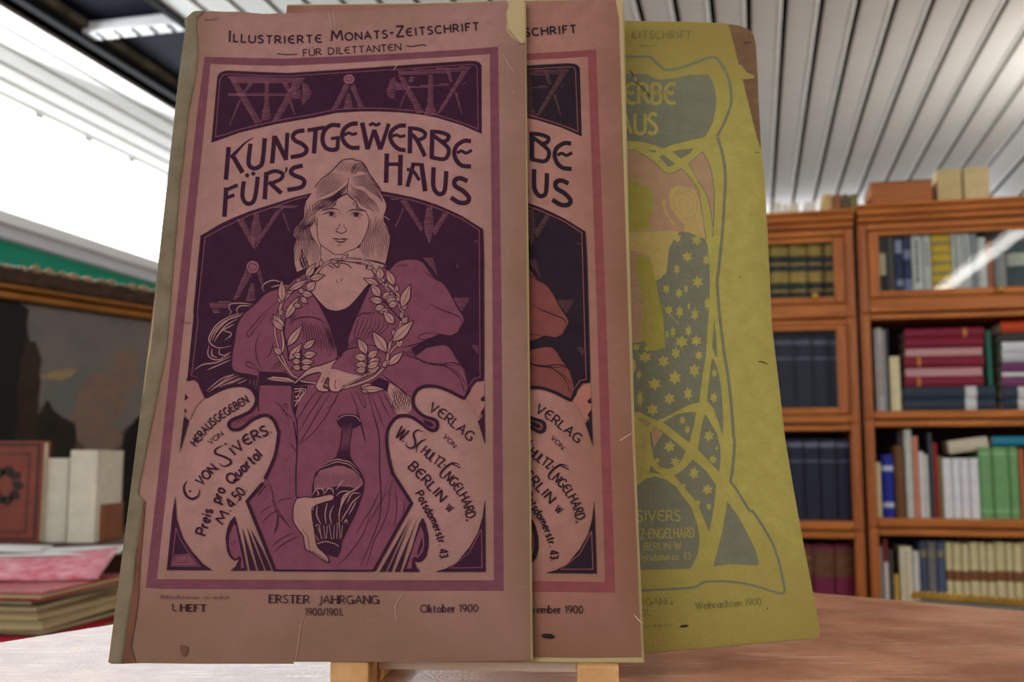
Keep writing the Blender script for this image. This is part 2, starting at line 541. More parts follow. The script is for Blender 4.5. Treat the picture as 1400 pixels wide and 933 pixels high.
book(1377, 1408, 331, 0, (44, 66, 74), 'wide teal-grey book with pale upper label at the picture edge', rgb2=(190, 190, 176), bands=[(.55, .78, 1)])
# ---- second shelf
book(1197, 1201, 450, 1, (182, 180, 178), 'slim grey book at the left end of the open second shelf', flat=True)
book(1202, 1207, 449, 1, (206, 204, 200), 'slim white book with reddish lettering beside the bookcase side', flat=True, marks=(.2, .8), ink=(150, 90, 90))
book(1208, 1212, 452, 1, (160, 160, 160), 'thin grey booklet left of the dark booklet on the open second shelf', flat=True)
book(1213, 1216, 450, 1, (60, 60, 64), 'thin dark booklet behind the short cream book', flat=True)
book(1217, 1231, 488, 1, (222, 208, 166), 'short cream book left of the red stack', flat=True, setback=.03)
d1 = D0 + .035
zz = Z['o2b'] + .0005
lab = ['dark blue-grey volume at the very bottom, under the red stack', 'dark blue-grey volume directly beneath the red stack']
for i, (y1, y0) in enumerate(((562, 546), (546, 529))):
    o, th = flat_book(1233, 1361, y0, y1, zz, (44, 56, 70), lab[i], d1, 'blue-grey volumes lying under the red stack', rgb2=(200, 202, 202), bands=[(.68, .80, 1)])
    zz += th + .001
book(1350, 1357, 452, 1, (24, 96, 76), 'slim green book standing right of the red stack', flat=True, dz=zz - Z['o2b'] + .0008)
M_pinkpages = mat('pink_page_edges', (196, 150, 150), 0.85, 0.15, 3, stretch=(2, 2, 300))
ys = [529, 516, 502, 488, 475, 462, 449]
names = ['bottommost', 'second from bottom', 'third from bottom', 'fourth from bottom', 'second from top', 'topmost']
for i in range(6):
    sp = i in (0, 2, 4, 5)
    o, th = flat_book(1237, 1345, ys[i + 1], ys[i], zz, (130, 32, 56), 'red volume, %s of the red stack on the open second shelf' % names[i], d1 + .002,
                      'red volumes in a stack', spine=sp, rgb2=(196, 130, 60), pages=M_pinkpages, bands=[(.16, .20, 1)] if i in (0, 2) else ([(.74, .78, 1)] if i == 5 else []))
    zz += th + .001
zz = Z['o2b'] + .0005
for i, (y1, y0, c, l) in enumerate(((562, 547, (40, 52, 68), 'dark blue volume lying lowest at the right end of the second shelf'),
                                    (547, 530, (44, 56, 70), 'dark blue volume lying under the purple and white stack'),
                                    (528, 514, (120, 60, 104), 'purple book, lower of the pair at the right picture edge'),
                                    (514, 508, (222, 218, 220), 'thin white book between two purple books'),
                                    (508, 494, (112, 56, 100), 'purple book, upper of the pair at the right picture edge'),
                                    (494, 480, (196, 198, 204), 'pale grey book lying above the purple pair'),
                                    (480, 466, (214, 216, 222), 'white book lying on top of the purple stack'))):
    o, th = flat_book(1370, 1470, y0, y1, zz, c, l, d1 + .004 * (i > 1), 'books lying at the right end of the second shelf', rgb2=(206, 206, 206), bands=[(.22, .34, 1)] if i < 2 else [])
    zz += th + .001
for i, (y1, y0, c, l) in enumerate(((466, 453, (60, 60, 58), 'charcoal book lying under the orange-red one'), (453, 438, (196, 66, 30), 'orange-red book lying at the top of the second shelf'))):
    o, th = flat_book(1368, 1460, y0, y1, zz, c, l, d1 + .006, 'books lying at the right end of the second shelf')
    zz += th + .001
# ---- third shelf
book(1198, 1205, 633, 2, (216, 204, 164), 'short cream book beside the bright blue one', flat=True)
book(1206, 1222, 622, 2, (26, 40, 150), 'bright blue book with two white spots on its spine', rgb2=(190, 196, 220), bands=[(.16, .24, 1), (.74, .82, 1)])
book(1223, 1237, 610, 2, (112, 74, 38), 'brown leather book with ribbed spine, right of the bright blue one', ribs=[(.1, .13), (.25, .28), (.4, .43), (.55, .58), (.7, .73), (.85, .88)])
book(1238, 1248, 588, 2, (196, 196, 188), 'tall pale grey book right of the ribbed brown one', flat=True)
book(1249, 1257, 597, 2, (204, 128, 104), 'slim salmon pink book on the open third shelf', flat=True)
book(1258, 1264, 618, 2, (226, 224, 218), 'slim white book right of the salmon one', flat=True)
book(1265, 1270, 622, 2, (210, 208, 204), 'thin off-white book left of the tall slate one', flat=True)
book(1271, 1276, 592, 2, (62, 70, 80), 'tall thin slate book on the third shelf', flat=True)
book(1277, 1283, 606, 2, (150, 32, 34), 'slim dark red book on the third shelf', flat=True)
book(1284, 1289, 624, 2, (128, 116, 70), 'thin olive book left of the four white ones', flat=True)
for i, (a, b) in enumerate(((1290, 1302), (1303, 1314), (1315, 1326), (1327, 1339))):
    book(a, b, 627, 2, (222, 222, 224), 'white paperback, %s of the four beside the green trio' % ORD[i], 'four white paperbacks', flat=True)
for i, (a, b) in enumerate(((1340, 1357), (1358, 1380), (1381, 1393))):
    book(a, b, 612, 2, (112, 160, 104), 'green book, %s of the pale green trio' % ORD[i], 'pale green trio', rgb2=(160, 196, 150), bands=[(.1, .12, 1), (.9, .92, 1)])
book(1394, 1402, 614, 2, (182, 100, 60), 'orange-brown book at the picture edge, right of the green trio')
o, th = flat_book(1297, 1352, 598, 616, Z['o3b'] + .2, (206, 196, 172), 'cream book lying tilted across the white paperbacks', D0 + .05, dep=.12)
o.rotation_euler = (0, math.radians(-8), -TH)
o.location.z = rp(1325, 622, D0 + .05)[1] + .010
o, th = flat_book(1356, 1440, 590, 603, Z['o3b'] + .2, (38, 132, 158), 'teal book lying on top of the green trio', D0 + .05, dep=.12)
o.location.z = rp(1370, 611, D0 + .04)[1] + .003
# ---- lowest shelf
book(1203, 1208, 748, 3, (150, 148, 140), 'thin grey book at the left end of the lowest right shelf', flat=True)
book(1209, 1215, 738, 3, (128, 34, 44), 'slim crimson book on the lowest right shelf', flat=True, rgb2=(214, 210, 204), bands=[(0, .74, 1)])
book(1216, 1222, 752, 3, (72, 66, 60), 'slim dark brown book on the lowest right shelf', flat=True)
book(1223, 1230, 786, 3, (196, 160, 62), 'small mustard book on the lowest right shelf', flat=True)
book(1231, 1248, 748, 3, (220, 210, 180), 'wide cream book on the lowest right shelf', flat=True, marks=(.3, .9), ink=(180, 168, 140))
book(1249, 1258, 754, 3, (202, 200, 196), 'slim pale grey book beside the wide cream one', flat=True)
for i, (a, b) in enumerate(((1259, 1268), (1269, 1281), (1282, 1293))):
    book(a, b, 741, 3, [(70, 80, 104), (112, 108, 108), (74, 86, 116)][i], '%s book of three left of the cream set' % ['slate blue', 'grey', 'steel blue'][i], rgb2=(130, 120, 100), bands=[(.82, .9, 1)])
x = 1294
i = 0
for wpx in (10, 12, 11, 13, 10, 12, 14, 11, 13, 11):
    book(x, x + wpx - 1, 742 + (i % 3), 3, (208, 194, 148), 'cream volume with brown label, %s from left of the cream set' % ORD[i], 'cream set with brown labels',
         rgb2=(126, 78, 44), bands=[(.56, .68, 1)], ribs=[(.2, .22), (.4, .42), (.8, .82)])
    x += wpx
    i += 1
# ---- books on top of the bookcases
def top_book(px0, px1, ytop, ybot, side, rgb, label, group=None, setback=.06, **opt):
    d = D0 + setback
    zb = Z['top'] + (-.012 if side == 'L' else 0)
    a, b = rp(px0, (ytop + ybot) / 2, d)[0], rp(px1, (ytop + ybot) / 2, d)[0]
    h = rp((px0 + px1) / 2, ytop, d)[1] - zb
    root = empty('book', (0, 0, 0))
    tag(root, label, 'book', group)
    book_parts(root, b - a - .001, .14, h, rgb, opt)
    place(root, (a + b) / 2, d, zb + .0005)
for i, (a, b, y, c) in enumerate(((1058, 1068, 277, (222, 216, 196)), (1070, 1078, 279, (226, 222, 210)), (1080, 1092, 277, (214, 206, 180)), (1100, 1116, 276, (228, 224, 214)))):
    top_book(a, b, y, 287, 'L', c, 'low pale book on top of the left bookcase, %s from left' % ORD[i], 'low books on the left bookcase', flat=True)
for i, (a, b, c, l) in enumerate(((1124, 1138, (196, 164, 108), 'tan'), (1139, 1150, (150, 96, 60), 'russet'), (1151, 1160, (96, 84, 62), 'olive brown'), (1161, 1173, (120, 112, 70), 'moss brown'))):
    top_book(a, b, 266, 285, 'L', c, 'small %s book upright on top of the left bookcase' % l, 'small upright books on the left bookcase')
top_book(1281, 1315, 232, 272, 'R', (196, 176, 126), 'thick cream book on top of the right bookcase, left of its twin', rgb2=(180, 160, 112), flat=True, bands=[(.1, .12, 1)], setback=.04)
top_book(1318, 1353, 229, 270, 'R', (204, 186, 138), 'thick cream book on top of the right bookcase, right of its twin', rgb2=(184, 166, 120), flat=True, bands=[(.88, .9, 1)], setback=.04)
M_brownpages = mat('brown_page_edges', (196, 124, 74), 0.8, 0.25, 3, stretch=(2, 2, 120), rgb2=(138, 78, 46))
zz = Z['top'] + .0005
o, th = flat_book(1190, 1276, 238, 274, zz, (112, 62, 36), 'thick brown book lying on top of the right bookcase', D0 + .03, dep=.2, spine=False, pages=M_brownpages)
# ------------------------------------------------------------------ lamp that mirrors in the glass door
def mirror_lamp():
    z = 1.20
    pts = []
    for px, py in ((1276, 407), (1400, 314)):
        v = ray(px, py)
        dd = v.x * math.sin(TH) + v.y * math.cos(TH)
        rr = v.x * math.cos(TH) - v.y * math.sin(TH)
        t = z / v.z
        pts.append((rr * t, 2 * D0 - dd * t))
    return pts, CAM_Z + z
(pa, pb), zl = mirror_lamp()
M_tube = mat('lamp_diffuser', (255, 250, 240), 0.4, 0.0, 3, emit=(1.0, 0.96, 0.92, 18.0))
M_lampbody = mat('lamp_body_white', (232, 232, 230), 0.4, 0.03)
L = math.hypot(pb[0] - pa[0], pb[1] - pa[1]) + .5
root = empty('ceiling_light', rw((pa[0] + pb[0]) / 2, (pa[1] + pb[1]) / 2, zl))
ang = math.atan2(pb[1] - pa[1], pb[0] - pa[0])
root.rotation_euler = (0, 0, ang - TH)
tag(root, 'long white fluorescent ceiling light mirrored in the top glass door', 'light')
mb = MB()
mb.box(-L / 2 - .05, L / 2 + .05, -.05, .05, .035, .075, 0, .008)
mb.box(-L / 2 - .05, -L / 2, -.05, .05, -.02, .035, 0, .006)
mb.box(L / 2, L / 2 + .05, -.05, .05, -.02, .035, 0, .006)
mb.build('housing', M_lampbody, root)
for a, b in ((-L / 2, -L * .02 - .02), (-L * .02 + .02, L / 2)):
    mb = MB()
    mb.lathe([(.022, 0), (.027, .01), (.027, b - a - .01), (.022, b - a)], 14, 0, Matrix.Translation((a, 0, .0)) @ Matrix.Rotation(PI / 2, 4, 'Y'))
    mb.build('tube', M_tube, root, True)

# ------------------------------------------------------------------ painting in its gilt frame, standing before the left wall
PA = at_y(0, 500, 2.75)
PD = Vector((math.sin(math.radians(30.8)), math.cos(math.radians(30.8)), 0))
PN = Vector((PD.y, -PD.x, 0))          # faces the room
def pp(px, py):
    v = ray(px, py)
    t = (PA - EYE).dot(PN) / v.dot(PN)
    p = EYE + v * t
    return (p - PA).dot(PD), p.z
s0, s1 = -0.17, pp(262, 500)[0]
zt = pp(60, 374)[1]
zi = pp(60, 419)[1]
zb = pp(60, 800)[1]
fw = zt - zi
root = empty('framed_painting', (PA.x, PA.y, 0))
root.rotation_euler = (0, 0, math.atan2(PD.y, PD.x))
tag(root, 'large dark landscape painting in an ornate gilded frame against the green wall', 'painting')
M_giltd = mat('dark_gilt_carving', (62, 42, 26), 0.5, 0.5, 22, 0.8, 40, metal=0.2)
M_gilt = mat('gilt', (150, 98, 40), 0.42, 0.3, 12, metal=0.35)
mb = MB()
def frame_ring(mb, a0, a1, y0, y1, mi, c=.004):
    # ring between inset a0 and a1 of the outer rectangle
    x0, x1, z0, z1 = s0, s1, zb, zt
    mb.box(x0 + a0, x1 - a0, y0, y1, z1 - a1, z1 - a0, mi, c)
    mb.box(x0 + a0, x1 - a0, y0, y1, z0 + a0, z0 + a1, mi, c)
    mb.box(x0 + a0, x0 + a1, y0, y1, z0 + a1, z1 - a1, mi, c)
    mb.box(x1 - a1, x1 - a0, y0, y1, z0 + a1, z1 - a1, mi, c)
frame_ring(mb, 0, fw * .62, -.045, .03, 0, .015)
frame_ring(mb, fw * .60, fw * .72, -.055, .03, 1, .005)
frame_ring(mb, fw * .74, fw * .98, -.030, .03, 1, .008)
frame_ring(mb, fw * .96, fw * 1.0, -.022, .03, 0, .002)
fo = mb.build('frame', [M_giltd, M_gilt], root)
# leafy crest along the top moulding
mb = MB()
rnd = random.Random(3)
x = s0 + .03
while x < s1 - .05:
    h_ = rnd.uniform(.012, .024)
    ww = rnd.uniform(.03, .05)
    pr = [(ww * .5, 0), (ww * .55, h_ * .3), (ww * .35, h_ * .7), (ww * .12, h_), (.001, h_ * 1.05)]
    mb.lathe(pr, 10, 0, Matrix.Translation((x, -.035, zt - .012)) @ Matrix.Diagonal((1, .5, 1, 1)))
    x += ww * 1.05
mb.build('crest', mat('worn_gilt_crest', (150, 118, 84), 0.5, 0.5, 20, 0.4, 60, metal=0.2), fo, True)
cv = MB()
I0, I1, J0, J1 = s0 + fw * .99, s1 - fw * .99, zb + fw * .99, zt - fw * .99
cv.box(I0, I1, .0, .012, J0, J1, 0)
canv = [mat('canvas_sky', (104, 102, 104), 0.6, 0.2, 6, rgb2=(128, 118, 108)),
        mat('canvas_cloud', (138, 108, 88), 0.6, 0.3, 20, rgb2=(112, 102, 94)),
        mat('canvas_cloud_pale', (176, 146, 96), 0.6, 0.3, 22, rgb2=(116, 108, 96)),
        mat('canvas_teal', (98, 110, 104), 0.6, 0.3, 14, rgb2=(112, 106, 100)),
        mat('canvas_tree', (16, 17, 18), 0.6, 0.4, 9),
        mat('canvas_trunk', (50, 34, 24), 0.6, 0.4, 14),
        mat('canvas_bush', (34, 30, 18), 0.6, 0.5, 14),
        mat('canvas_earth', (88, 70, 58), 0.6, 0.4, 5)]
def blob(pts, mi, k):
    q = [pp(*p) for p in pts]
    out = []
    n = len(q)
    for i in range(n):                       # soft scalloped outline
        a, b = Vector((*q[i], 0)), Vector((*q[(i + 1) % n], 0))
        m_ = max(1, int((b - a).length / .03))
        for j in range(m_):
            p = a.lerp(b, j / m_)
            out.append((min(max(p.x + rnd.uniform(-.008, .008), I0), I1), min(max(p.y + rnd.uniform(-.008, .008), J0), J1)))
    cv.prism(out, -.0004 * k, .001, mi, axis='y')
blob([(45, 620), (90, 588), (150, 600), (215, 560), (215, 780), (30, 780)], 7, 1)
blob([(58, 560), (64, 520), (100, 500), (150, 500), (165, 545), (110, 570), (80, 585)], 3, 2)
blob([(100, 560), (112, 520), (135, 505), (165, 530), (172, 560), (150, 580), (190, 610), (120, 620), (88, 585)], 1, 3)
blob([(56, 515), (75, 508), (104, 500), (100, 512), (70, 522)], 2, 4)
blob([(140, 520), (160, 480), (185, 478), (190, 520), (160, 545)], 1, 5)
blob([(-60, 400), (20, 410), (36, 425), (40, 460), (38, 520), (44, 640), (-60, 680)], 4, 6)
blob([(26, 500), (36, 468), (48, 470), (56, 490), (54, 560), (44, 640), (20, 640)], 5, 7)
blob([(40, 640), (50, 572), (64, 548), (76, 560), (84, 570), (104, 580), (98, 620), (104, 690), (40, 700)], 6, 8)
blob([(-60, 620), (60, 640), (110, 668), (110, 790), (-60, 790)], 4, 9)
blob([(158, 640), (172, 585), (200, 562), (225, 600), (225, 720), (160, 720)], 4, 10)
cv.build('canvas', canv, root)

# ------------------------------------------------------------------ side table with old books, left behind the big table
M_sidewood = mat('side_table_wood', (70, 44, 28), 0.5, 0.3, 3, stretch=(2, 20, 20))
TZ = 0.572
root = empty('side_table', (-1.02, 2.1, 0))
tag(root, 'dark wooden side table carrying piled old books, behind the table at left', 'table')
MB().box(-.62, .48, -.62, .45, TZ - .03, TZ, 0, .006).build('tabletop', M_sidewood, root)
for sx in (-.56, .42):
    for sy in (-.56, .39):
        MB().prism([(sx - .025, sy - .025), (sx + .025, sy - .025), (sx + .025, sy + .025), (sx - .025, sy + .025)], 0, TZ - .03, 0, axis='z').build('leg', M_sidewood, root)
ub = at_y(60, 742, 2.11).z
root = empty('wooden_crate', (-.98, 2.21, TZ))
tag(root, 'dark wooden crate on the side table carrying the upright books', 'crate')
hh = ub - TZ
mb = MB()
for i in range(2):
    a = .002 + i * (hh - .016) / 2
    mb.box(-.40, .34, -.15, -.135, a, a + (hh - .02) / 2 - .003, 0, .003)
    mb.box(-.40, .34, .155, .17, a, a + (hh - .02) / 2 - .003, 0, .003)
    mb.box(-.40, -.385, -.135, .155, a, a + (hh - .02) / 2 - .003, 0, .003)
    mb.box(.325, .34, -.135, .155, a, a + (hh - .02) / 2 - .003, 0, .003)
mb.build('slats', M_sidewood, root)
MB().box(-.40, .34, -.15, .17, hh - .013, hh, 0, .003).build('lid', M_sidewood, root)

def leftbook(px0, px1, y0, y1, Y, rgb, label, dep, spine=True, yaw=0.0, **opt):
    a, b = at_y(px0, (y0 + y1) / 2, Y), at_y(px1, (y0 + y1) / 2, Y)
    h = at_y((px0 + px1) / 2, y0, Y).z - ub
    root = empty('book', ((a.x + b.x) / 2, Y, ub + .0005), yaw)
    tag(root, label, 'book')
    book_parts(root, b.x - a.x, dep, h, rgb, opt)
    return root
# tall brown book, front board towards us
a, b = at_y(-42, 670, 2.09), at_y(57, 670, 2.09)
hb = at_y(30, 604, 2.09).z - ub
root = empty('book', ((a.x + b.x) / 2, 2.09, ub + .0005))
tag(root, 'red-brown decorated book standing upright with its front cover showing at left', 'book')
ww = b.x - a.x
mb = MB()
M_rb = mat('red_brown_cloth', (128, 60, 44), 0.5, 0.2, 20, 0.1, 200)
M_rbd = mat('blocked_black', (44, 26, 22), 0.5, 0.2)
mb.box(-ww / 2, ww / 2, 0, .004, 0, hb, 0, .0012)
mb.box(-ww / 2, ww / 2, .030, .034, 0, hb, 0, .0012)
mb.box(-ww / 2, -ww / 2 + .004, .004, .030, 0, hb, 0, .001)
for (x0, x1, z0, z1) in ((.42, .45, .03, .97), (-.45, -.42, .03, .97), (-.45, .45, .955, .975), (-.45, .45, .025, .045), (.30, .315, .1, .88), (-.315, -.30, .1, .88), (-.31, .31, .87, .88), (-.31, .31, .1, .11)):
    mb.box(x0 * ww, x1 * ww, -.0006, .001, z0 * hb, z1 * hb, 1)
for i in range(9):
    an = i / 9 * 2 * PI
    mb.prism([(math.cos(an + t) * .025 * k + math.cos(an) * .024 - .0, math.sin(an + t) * .02 * k + math.sin(an) * .03 + hb * .56) for t, k in ((0, .6), (1.2, .5), (2.4, .7), (3.6, .4), (4.9, .55))], -.0006, .001, 1, axis='y')
mb.build('cover', [M_rb, M_rbd], root)
MB().box(-ww / 2 + .004, ww / 2 - .004, .004, .030, .003, hb - .003).build('page_block', M_pages, root)
leftbook(59, 92, 627, 742, 2.11, (214, 208, 190), 'cream volume between the red-brown book and the taller cream one', .13, rgb2=(190, 184, 164), flat=True)
leftbook(94, 131, 616, 742, 2.10, (220, 212, 190), 'taller cream volume with plain spine beside the painting', .14, rgb2=(196, 188, 168), flat=True)
leftbook(131, 143, 690, 742, 2.13, (136, 80, 44), 'small brown book right of the cream volumes', .10)

# pile of old books lying with one corner towards us
M_marble = mat('marbled_board', (196, 58, 66), 0.5, 0.6, 60, 0.1, 80, rgb2=(120, 30, 36))
M_oldpages = mat('browned_page_edges', (196, 172, 130), 0.85, 0.3, 3, stretch=(2, 2, 300))
pile = [(9, (26, 54, 44), 'dark green book at the bottom of the left pile', None),
        (9, (206, 28, 52), 'bright red book second from bottom of the left pile', None),
        (9, (70, 44, 30), 'dark brown thin book third from bottom of the left pile', None),
        (11, (176, 156, 116), 'pale tan book in the middle of the left pile', None),
        (10, (166, 142, 104), 'tan book with worn edges above the pale tan one in the left pile', None),
        (8, (150, 128, 100), 'brown paper-covered book under the dark olive one in the left pile', None),
        (8, (60, 48, 34), 'dark olive book under the marbled red one', None),
        (10, (132, 34, 38), 'marbled red book on top of the left pile', M_marble)]
zz = TZ + .0005
cpt = at_y(58, 800, 1.66)
for i, (pxh, c, l, cm) in enumerate(pile):
    th = pxh * 1.66 / 1400
    yaw = math.radians([-6, -3, -9, -5, -8, -4, -10, -7][i])
    W_, D_ = [.25, .24, .22, .24, .24, .22, .2, .21][i], [.32, .32, .30, .31, .32, .3, .26, .28][i]
    root = empty('book', (cpt.x + [0, .012, .0, .006, -.004, -.012, -.02, 0][i], cpt.y + [.02, .0, .01, -.004, .0, .012, .01, 0][i], zz), yaw)
    tag(root, l, 'book')
    t = min(.0028, th * .22)
    mb = MB()
    m0 = cm or bmat(c)
    mb.box(-W_, 0, 0, D_, 0, t, 0, t * .3)
    mb.box(-W_, 0, 0, D_, th - t, th, 0, t * .3)
    mb.box(-W_, -W_ + t * 1.4, 0, D_, t, th - t, 0)
    mb.build('cover', m0, root)
    MB().box(-W_ + t * 1.4, -.004, .004, D_ - .004, t, th - t).build('page_block', M_oldpages if i not in (1,) else bmat((190, 30, 50)), root)
    zz += th + .0006
# open pamphlet with pink patterned pages on top
def sheet(name, m, parent, x0, x1, y0, y1, zf, nx=12, ny=4, th=.0008):
    pts, faces = [], []
    for l in (0, 1):
        for i in range(nx + 1):
            for j in range(ny + 1):
                u, v = i / nx, j / ny
                pts.append((x0 + (x1 - x0) * u, y0 + (y1 - y0) * v, zf(u, v) - l * th))
    N = (nx + 1) * (ny + 1)
    idx = lambda l, i, j: l * N + i * (ny + 1) + j
    for i in range(nx):
        for j in range(ny):
            faces.append((idx(0, i, j), idx(0, i + 1, j), idx(0, i + 1, j + 1), idx(0, i, j + 1)))
            faces.append((idx(1, i, j), idx(1, i, j + 1), idx(1, i + 1, j + 1), idx(1, i + 1, j)))
    for i in range(nx):
        for j in (0, ny):
            faces.append((idx(0, i, j), idx(1, i, j), idx(1, i + 1, j), idx(0, i + 1, j)))
    for j in range(ny):
        for i in (0, nx):
            faces.append((idx(0, i, j), idx(0, i, j + 1), idx(1, i, j + 1), idx(1, i, j)))
    mb = MB()
    mb.poly(pts, faces, 0)
    return mb.build(name, m, parent, True)
M_pink = mat('pink_printed_cover', (206, 62, 92), 0.55, 0.4, 40, rgb2=(236, 176, 184))
M_sheet = mat('white_sheet', (236, 234, 232), 0.7, 0.04, 8)
root = empty('pamphlet', (cpt.x - .26, cpt.y + .02, zz + .0012), math.radians(8))
tag(root, 'pink printed pamphlet with curling white pages on top of the left book pile', 'booklet')
zf = lambda u, v: .003 + .026 * v + .016 * u * u * v + .002 * math.sin(u * 6)
sheet('cover', M_pink, root, -.06, .30, .10, .26, zf)
sheet('page', M_sheet, root, -.06, .305, .235, .31, lambda u, v: .030 + .004 * v + .010 * u * u * (.4 + .6 * v) + .003 * math.sin(u * 3.2) * v)
sheet('page', M_sheet, root, -.08, .16, .25, .33, lambda u, v: .036 + .006 * v + .004 * math.sin(u * 3.0))

# ------------------------------------------------------------------ picture frame leaning behind the table at right
fa, fb = at_y(1246, 813, 1.9), at_y(1520, 828, 1.72)
dv = (fb - fa)
Lf = math.hypot(dv.x, dv.y)
root = empty('picture_frame', (fa.x, fa.y, 0), math.atan2(dv.y, dv.x))
tag(root, 'gold beaded frame edge with grey panel standing behind the table at right', 'picture frame')
zt_ = fa.z
M_goldf = mat('beaded_gold', (176, 132, 58), 0.4, 0.25, 20, metal=0.4)
M_greym = mat('grey_panel', (150, 148, 140), 0.7, 0.08, 8)
mb = MB()
mb.box(0, Lf, -.006, .016, zt_ - .007, zt_ + .001, 0, .002)
mb.box(0, .022, -.006, .016, 0, zt_ - .012, 0, .003)
mb.box(Lf - .022, Lf, -.006, .016, 0, zt_ - .012, 0, .003)
mb.box(.022, Lf - .022, -.006, .016, 0, .022, 0, .003)
n = 34
for i in range(n):
    mb.lathe([(.0005, -.005), (.0035, -.003), (.0048, 0), (.0035, .003), (.0005, .005)], 8, 0, Matrix.Translation((Lf * (i + .5) / n, -.002, zt_ + .003)))
mb.build('moulding', M_goldf, root, False)
MB().box(.02, Lf - .02, -.002, .010, .02, zt_ - .0075).build('panel', M_greym, root)

# ------------------------------------------------------------------ the table
TAB = CAM_Z - 0.1165
def gp(px, py, z):
    v = ray(px, py)
    return EYE + v * ((z - CAM_Z) / v.z)
la, lb = gp(0, 879, TAB), gp(151, 855, TAB)
ra, rb = gp(1112, 811, TAB), gp(1400, 836, TAB)
def isect(p, q, a, b):
    d1_, d2_ = q - p, b - a
    t = ((a.x - p.x) * d2_.y - (a.y - p.y) * d2_.x) / (d1_.x * d2_.y - d1_.y * d2_.x)
    return p + d1_ * t
cn = isect(la, lb, ra, rb)
dl = (la - cn).normalized()
dr_ = (rb - cn).normalized()
p1 = cn + dl * 1.15
p2 = cn + dr_ * 1.25
p3 = p1 + dr_ * 1.25
m = bpy.data.materials.new('table_leather_brown')
m.use_nodes = True
nt = m.node_tree
p = nt.nodes['Principled BSDF']
tc = nt.nodes.new('ShaderNodeTexCoord')
n1 = nt.nodes.new('ShaderNodeTexNoise'); n1.inputs['Scale'].default_value = 12; n1.inputs['Detail'].default_value = 10; n1.inputs['Roughness'].default_value = .68
cr = nt.nodes.new('ShaderNodeValToRGB')
cr.color_ramp.elements[0].position = .36; cr.color_ramp.elements[0].color = lin((144, 84, 54))
cr.color_ramp.elements[1].position = .64; cr.color_ramp.elements[1].color = lin((198, 142, 108))
nt.links.new(tc.outputs['Object'], n1.inputs['Vector']); nt.links.new(n1.outputs['Fac'], cr.inputs['Fac'])
# pale scratches
mp = nt.nodes.new('ShaderNodeMapping'); mp.inputs['Scale'].default_value = (6, 60, 1); mp.inputs['Rotation'].default_value = (0, 0, .5)
nt.links.new(tc.outputs['Object'], mp.inputs['Vector'])
n2 = nt.nodes.new('ShaderNodeTexNoise'); n2.inputs['Scale'].default_value = 3; n2.inputs['Detail'].default_value = 9; n2.inputs['Roughness'].default_value = .7
nt.links.new(mp.outputs['Vector'], n2.inputs['Vector'])
c2 = nt.nodes.new('ShaderNodeValToRGB'); c2.color_ramp.elements[0].position = .56; c2.color_ramp.elements[1].position = .70
nt.links.new(n2.outputs['Fac'], c2.inputs['Fac'])
mx = nt.nodes.new('ShaderNodeMix'); mx.data_type = 'RGBA'
nt.links.new(c2.outputs['Color'], mx.inputs['Factor']); nt.links.new(cr.outputs['Color'], mx.inputs[6])
mx.inputs[7].default_value = lin((222, 190, 168))
nt.links.new(mx.outputs[2], p.inputs['Base Color'])
n3 = nt.nodes.new('ShaderNodeTexNoise'); n3.inputs['Scale'].default_value = 420; n3.inputs['Detail'].default_value = 4
nt.links.new(tc.outputs['Object'], n3.inputs['Vector'])
bp_ = nt.nodes.new('ShaderNodeBump'); bp_.inputs['Strength'].default_value = .25; bp_.inputs['Distance'].default_value = .002
nt.links.new(n3.outputs['Fac'], bp_.inputs['Height']); nt.links.new(bp_.outputs['Normal'], p.inputs['Normal'])
p.inputs['Roughness'].default_value = .36
p.inputs['Specular IOR Level'].default_value = .45
M_table = m
root = empty('table', (cn.x, cn.y, 0))
tag(root, 'worn brown table with pale scratches carrying the easel and magazines', 'table')
loc = lambda q: (q.x - cn.x, q.y - cn.y)
mb = MB()
pg = [loc(cn), loc(p1), loc(p3), loc(p2)]
mb.prism(pg, TAB - .028, TAB, 0, axis='z')
mb.build('tabletop', M_table, root)
mb = MB()
cx_, cy_ = sum(q[0] for q in pg) / 4, sum(q[1] for q in pg) / 4
for q in pg:
    lx, ly = q[0] + (cx_ - q[0]) * .14, q[1] + (cy_ - q[1]) * .14
    MB().prism([(lx - .03, ly - .03), (lx + .03, ly - .03), (lx + .03, ly + .03), (lx - .03, ly + .03)], 0, TAB - .028, 0, axis='z').build('leg', M_sidewood, root)
# ------------------------------------------------------------------ stroke lettering (x, y up, cap height 1)
def arc(cx, cy, rx, ry, a0, a1, n=12):
    return [(cx + rx * math.cos(math.radians(a0 + (a1 - a0) * i / n)), cy + ry * math.sin(math.radians(a0 + (a1 - a0) * i / n))) for i in range(n + 1)]
G = {}
G['A'] = (.78, [[(0, 0), (.38, 1), (.76, 0)], [(.14, .36), (.62, .36)]])
G['B'] = (.60, [[(0, 0), (0, 1)], [(0, 1), (.3, 1)] + arc(.3, .76, .22, .24, 90, -90)[1:] + [(0, .52)], [(.3, .52)] + arc(.3, .26, .27, .26, 90, -90)[1:] + [(0, 0)]])
G['C'] = (.74, [arc(.42, .5, .42, .5, 50, 310, 18)])
G['D'] = (.74, [[(0, 0), (0, 1)], [(0, 1), (.25, 1)] + arc(.25, .5, .45, .5, 90, -90, 16)[1:] + [(0, 0)]])
G['E'] = (.56, [[(0, 0), (0, 1)], [(0, 1), (.54, 1)], [(0, .53), (.44, .53)], [(0, 0), (.56, 0)]])
G['e*'] = (.66, [arc(.44, .5, .44, .5, 60, 300, 18), [(.02, .52), (.2, .56), (.38, .5), (.56, .58)]])
G['F'] = (.52, [[(0, 0), (0, 1)], [(0, 1), (.54, 1)], [(0, .53), (.42, .53)]])
